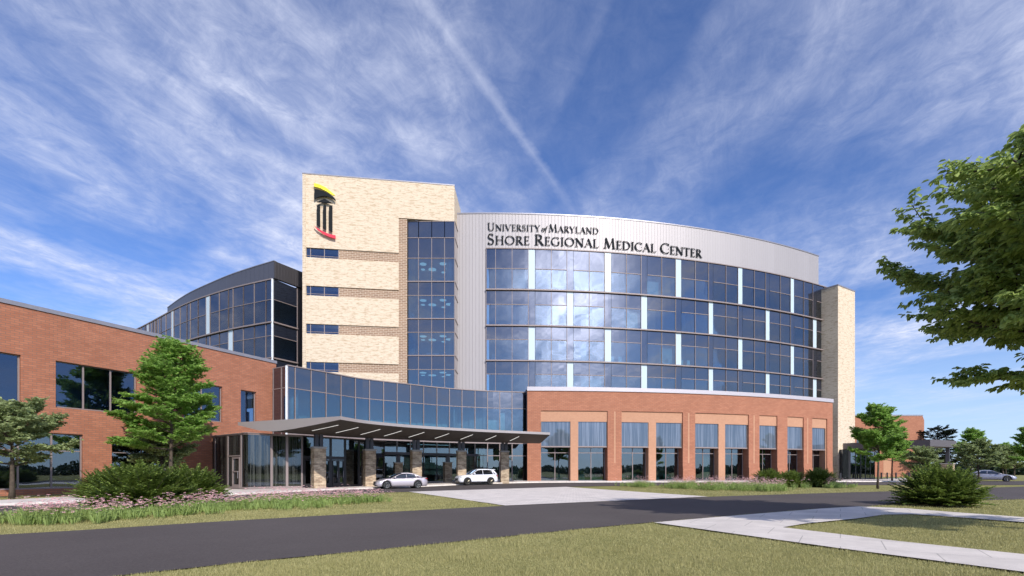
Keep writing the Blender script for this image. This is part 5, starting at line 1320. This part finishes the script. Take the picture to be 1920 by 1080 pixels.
# lawn grass blades
def grass(rg):
    P, Hh = [], []
    block = [POLYS['road'], POLYS['footpath'], POLYS['drop_off_lane'], POLYS['paved_crossing'], POLYS['sidewalk']]
    for (y0, y1, dens, h) in ((6.0, 10, 1700, .045), (10, 14, 900, .05), (14, 20, 420, .06), (20, 30, 130, .075), (30, 42, 45, .085)):
        xm = y1 * 1.10; A = (y1 - y0) * 2 * xm; n = int(A * dens); X = rg.uniform(-xm, xm, n); Y = rg.uniform(y0, y1, n)
        k = np.abs(X / Y) < 1.12
        for b in block:
            k &= ~inside(b, X, Y)
        X, Y = X[k], Y[k]; P.append(np.stack([X, Y, gz(X, Y)], -1)); Hh.append(np.full(len(X), h))
    P = np.concatenate(P); Hh = np.concatenate(Hh); n = len(P)
    cl = np.sin(P[:, 0] * 2.1 + np.sin(P[:, 1] * 1.7)) * np.cos(P[:, 1] * 2.6 + P[:, 0]) * .42 + 1
    a = rg.uniform(0, 6.283, n); t = np.abs(rg.normal(0, .5, n)); D = np.stack([np.cos(a) * t, np.sin(a) * t, np.ones(n)], -1); D /= np.linalg.norm(D, axis=1, keepdims=True)
    b = rg.uniform(0, 6.283, n); N2 = np.stack([np.cos(b), np.sin(b), np.full(n, .2)], -1)
    o = leaf_mesh('lawn_grass', P, D, N2, Hh * cl * rg.uniform(.5, 1.25, n), np.clip(.006 + P[:, 1] * .0006, .008, .03), M['blade'], None, shape='blade')
    tag(o, 'short yellow green lawn grass around the road and footpath', 'grass', kind='stuff'); print('grass', n)
grass(np.random.default_rng(5))

# distant woodland ring
def woodland(rg):
    P, D, N2, L2, W2 = [], [], [], [], []
    for k in range(560):
        a = 2 * math.pi * k / 560 + rg.uniform(-.006, .006); front = math.cos(a) > -.2
        r0 = 210 * rg.uniform(.95, 1.12); cx, cy = r0 * math.sin(a) , 40 + r0 * math.cos(a)
        hh = rg.uniform(3.2, 4.4) * (1.0 if cy < 0 else 1.2)
        n = 150; v = rg.normal(0, 1, (n, 3)); v /= np.linalg.norm(v, axis=1, keepdims=True); v *= rg.uniform(.6, 1, (n, 1)) * np.array([3.4, 3.4, hh * .5]); v[:, 2] += hh * .5
        P.append(v + [cx, cy, .1]); q = rg.normal(0, 1, (n, 3)); D.append(q / np.linalg.norm(q, axis=1, keepdims=True)); q = rg.normal(0, 1, (n, 3)); N2.append(q / np.linalg.norm(q, axis=1, keepdims=True))
        L2.append(np.full(n, 1.6)); W2.append(np.full(n, 1.2))
    o = leaf_mesh('woodland', np.concatenate(P), np.concatenate(D), np.concatenate(N2), np.concatenate(L2), np.concatenate(W2), M['wood_leaf'], None)
    tag(o, 'dark distant woodland along the horizon at the right', 'woodland', kind='stuff')
woodland(np.random.default_rng(8))
# ------------------------------------------------------------------ sky, sun, camera
SUN_AZ, SUN_EL = 28.0, 34.0          # azimuth to the right of straight behind the camera
w = bpy.data.worlds.new('World'); sc.world = w; w.use_nodes = True; t = w.node_tree; t.nodes.clear()
class WT(NT):
    def __init__(s, tree): s.t = tree
q = WT(t)
sky = q.n('ShaderNodeTexSky', sky_type='NISHITA', sun_disc=False, sun_elevation=R(SUN_EL), sun_rotation=R(180 - SUN_AZ), altitude=0, air_density=1.0, dust_density=0.25, ozone_density=3.0)
tc = q.n('ShaderNodeTexCoord'); sx = q.n('ShaderNodeSeparateXYZ'); q.l(tc.outputs['Generated'], sx.inputs[0])
zc = q.math('MAXIMUM', sx.outputs[2], 0.035)
u_ = q.math('DIVIDE', sx.outputs[0], zc); v_2 = q.math('DIVIDE', sx.outputs[1], zc)
cb_ = q.n('ShaderNodeCombineXYZ'); q.l(u_, cb_.inputs[0]); q.l(v_2, cb_.inputs[1])
def mp(rot, scale, loc=(0, 0, 0)):
    m1 = q.n('ShaderNodeMapping'); m1.inputs['Rotation'].default_value = (0, 0, rot); q.l(cb_.outputs[0], m1.inputs[0])
    m2 = q.n('ShaderNodeMapping'); m2.inputs['Scale'].default_value = scale; m2.inputs['Location'].default_value = loc; q.l(m1.outputs[0], m2.inputs[0]); return m2.outputs[0]
# wind direction: streaks run towards the horizon a little right of the view axis
A0 = R(16)
warp = q.noise(mp(A0, (1.2, .6, 1)), 1.0, 4, .6)
def streak(rot, scale, loc, sc2, det, ro, dist=0.8):
    n = q.n('ShaderNodeTexNoise'); n.inputs['Scale'].default_value = sc2; n.inputs['Detail'].default_value = det; n.inputs['Roughness'].default_value = ro; n.inputs['Distortion'].default_value = dist
    q.l(mp(rot, scale, loc), n.inputs['Vector']); return n.outputs[0]
big_ = streak(A0, (1.0, .55, 1), (15.5, 9.9, 0), .9, 4, .55, .6)
fine = streak(A0, (1.0, .38, 1), (0, 0, 0), 2.6, 12, .66, 1.2)
rip = streak(R(-48), (1.0, .42, 1), (5, 2, 0), 5.0, 10, .7, .8)
puff = streak(A0, (1.0, .8, 1), (9, 4, 0), 11.0, 8, .7, .6)
m_big = q.ramp(big_, [(0.38, 0.0), (0.68, 1.0)])
m_f = q.ramp(fine, [(0.30, 0.0), (0.78, 1.0)])
m_r = q.ramp(rip, [(0.35, 0.0), (0.80, 1.0)])
m_p = q.ramp(puff, [(0.35, 0.35), (0.70, 1.0)])
wis = q.math('ADD', q.math('MULTIPLY', m_f, 0.95), q.math('MULTIPLY', m_r, 0.40))
mask = q.math('MULTIPLY', q.math('ADD', q.math('MULTIPLY', m_big, 1.3), 0.15), q.math('MULTIPLY', wis, m_p), True)
veil = q.math('MULTIPLY', m_big, 0.20)
mask = q.math('ADD', mask, veil, True)
# contrail
ax_, ay_, bx_, by_ = -0.187, 1.019, 0.1487, 1.673
dx, dy = bx_ - ax_, by_ - ay_; ln = math.hypot(dx, dy)
nx_, ny_ = -dy / ln, dx / ln
dist = q.math('ABSOLUTE', q.math('ADD', q.math('ADD', q.math('MULTIPLY', u_, nx_), q.math('MULTIPLY', v_2, ny_)), -(ax_ * nx_ + ay_ * ny_) ))
dist = q.math('ADD', dist, q.math('MULTIPLY', q.math('SUBTRACT', warp, 0.5), 0.02))
rugged = streak(0, (1, 1, 1), (0, 0, 0), 14, 4, .7, 0)
dist = q.math('ADD', dist, q.math('MULTIPLY', q.math('SUBTRACT', rugged, 0.5), 0.035))
con = q.ramp(q.math('MULTIPLY', dist, 36.0), [(0.0, 0.23), (0.35, 0.13), (0.8, 0.0)])
fade = q.ramp(v_2, [(0.0, 1.0), (1.0, 0.0)]); 
mr = q.n('ShaderNodeMapRange'); mr.inputs[1].default_value = 1.5; mr.inputs[2].default_value = 1.95; mr.inputs[3].default_value = 1; mr.inputs[4].default_value = 0; q.l(v_2, mr.inputs[0])
mr2 = q.n('ShaderNodeMapRange'); mr2.inputs[1].default_value = .3; mr2.inputs[2].default_value = .9; mr2.inputs[3].default_value = 0; mr2.inputs[4].default_value = 1; q.l(v_2, mr2.inputs[0])
con = q.math('MULTIPLY', con, q.math('MULTIPLY', mr.outputs[0], mr2.outputs[0]))
mask = q.math('ADD', mask, con, True)
# horizon: clouds thin out into pale air
hz = q.n('ShaderNodeMapRange'); hz.inputs[1].default_value = 0.03; hz.inputs[2].default_value = 0.22; q.l(sx.outputs[2], hz.inputs[0])
mask = q.math('MULTIPLY', mask, hz.outputs[0], True)
sk = q.mixc(1.0, sky.outputs[0], (0.74, 0.96, 1.42), 'MULTIPLY')
hf = q.n('ShaderNodeMapRange', interpolation_type='SMOOTHSTEP'); hf.inputs[1].default_value = 0.0; hf.inputs[2].default_value = 0.30; hf.inputs[3].default_value = 0.62; hf.inputs[4].default_value = 0.0; q.l(sx.outputs[2], hf.inputs[0])
sk = q.mixc(hf.outputs[0], sk, (5.8, 7.3, 9.4))
# a bright bank of thin cloud a little left of and below the sun
dt = q.n('ShaderNodeVectorMath', operation='DOT_PRODUCT'); q.l(tc.outputs['Generated'], dt.inputs[0])
_a, _e = R(19), R(21); dt.inputs[1].default_value = (math.sin(_a) * math.cos(_e), -math.cos(_a) * math.cos(_e), math.sin(_e))
gl = q.math('POWER', q.math('MAXIMUM', dt.outputs['Value'], 0.0), 26.0)
mask = q.math('MAXIMUM', mask, q.math('MULTIPLY', gl, q.math('ADD', q.math('MULTIPLY', wis, 0.9), 0.05), True))
gl = q.math('ADD', q.math('MULTIPLY', q.math('POWER', gl, 1.6), 10.0), 1.0)
cloudc = q.n('ShaderNodeVectorMath', operation='SCALE'); cloudc.inputs[0].default_value = (7.3, 7.7, 9.3); q.l(gl, cloudc.inputs['Scale'])
cc = q.mixc(q.math('MULTIPLY', mask, 0.90), sk, cloudc.outputs[0])
bg = q.n('ShaderNodeBackground'); q.l(cc, bg.inputs[0]); bg.inputs[1].default_value = 0.117
ow = q.n('ShaderNodeOutputWorld'); q.l(bg.outputs[0], ow.inputs[0])

sd_ = bpy.data.lights.new('sun', 'SUN'); sd_.energy = 4.7; sd_.angle = R(0.53); sd_.color = (1.0, 0.94, 0.86)
so = bpy.data.objects.new('sun', sd_); link(so)
az, el = R(SUN_AZ), R(SUN_EL)
Ld = Vector((math.sin(az) * math.cos(el), -math.cos(az) * math.cos(el), math.sin(el)))
so.rotation_euler = Ld.to_track_quat('Z', 'Y').to_euler(); so.location = Ld * 60

cam = bpy.data.cameras.new('camera'); co = bpy.data.objects.new('camera', cam); link(co); sc.camera = co
co.location = (0, 0, CAMZ); co.rotation_euler = (R(90), 0, 0)
cam.sensor_width = 36; cam.lens = 36 * F / 1920; cam.shift_y = (HY - 540) / 1920; cam.clip_start = 0.1; cam.clip_end = 3000
sc.view_settings.view_transform = 'Standard'; sc.view_settings.look = 'None'; sc.view_settings.exposure = 0; sc.view_settings.gamma = 1
sc.render.resolution_x = 1024; sc.render.resolution_y = 576
sc.render.engine = 'CYCLES'
sc.cycles.max_bounces = 8; sc.cycles.transparent_max_bounces = 12; sc.cycles.caustics_reflective = False; sc.cycles.caustics_refractive = False
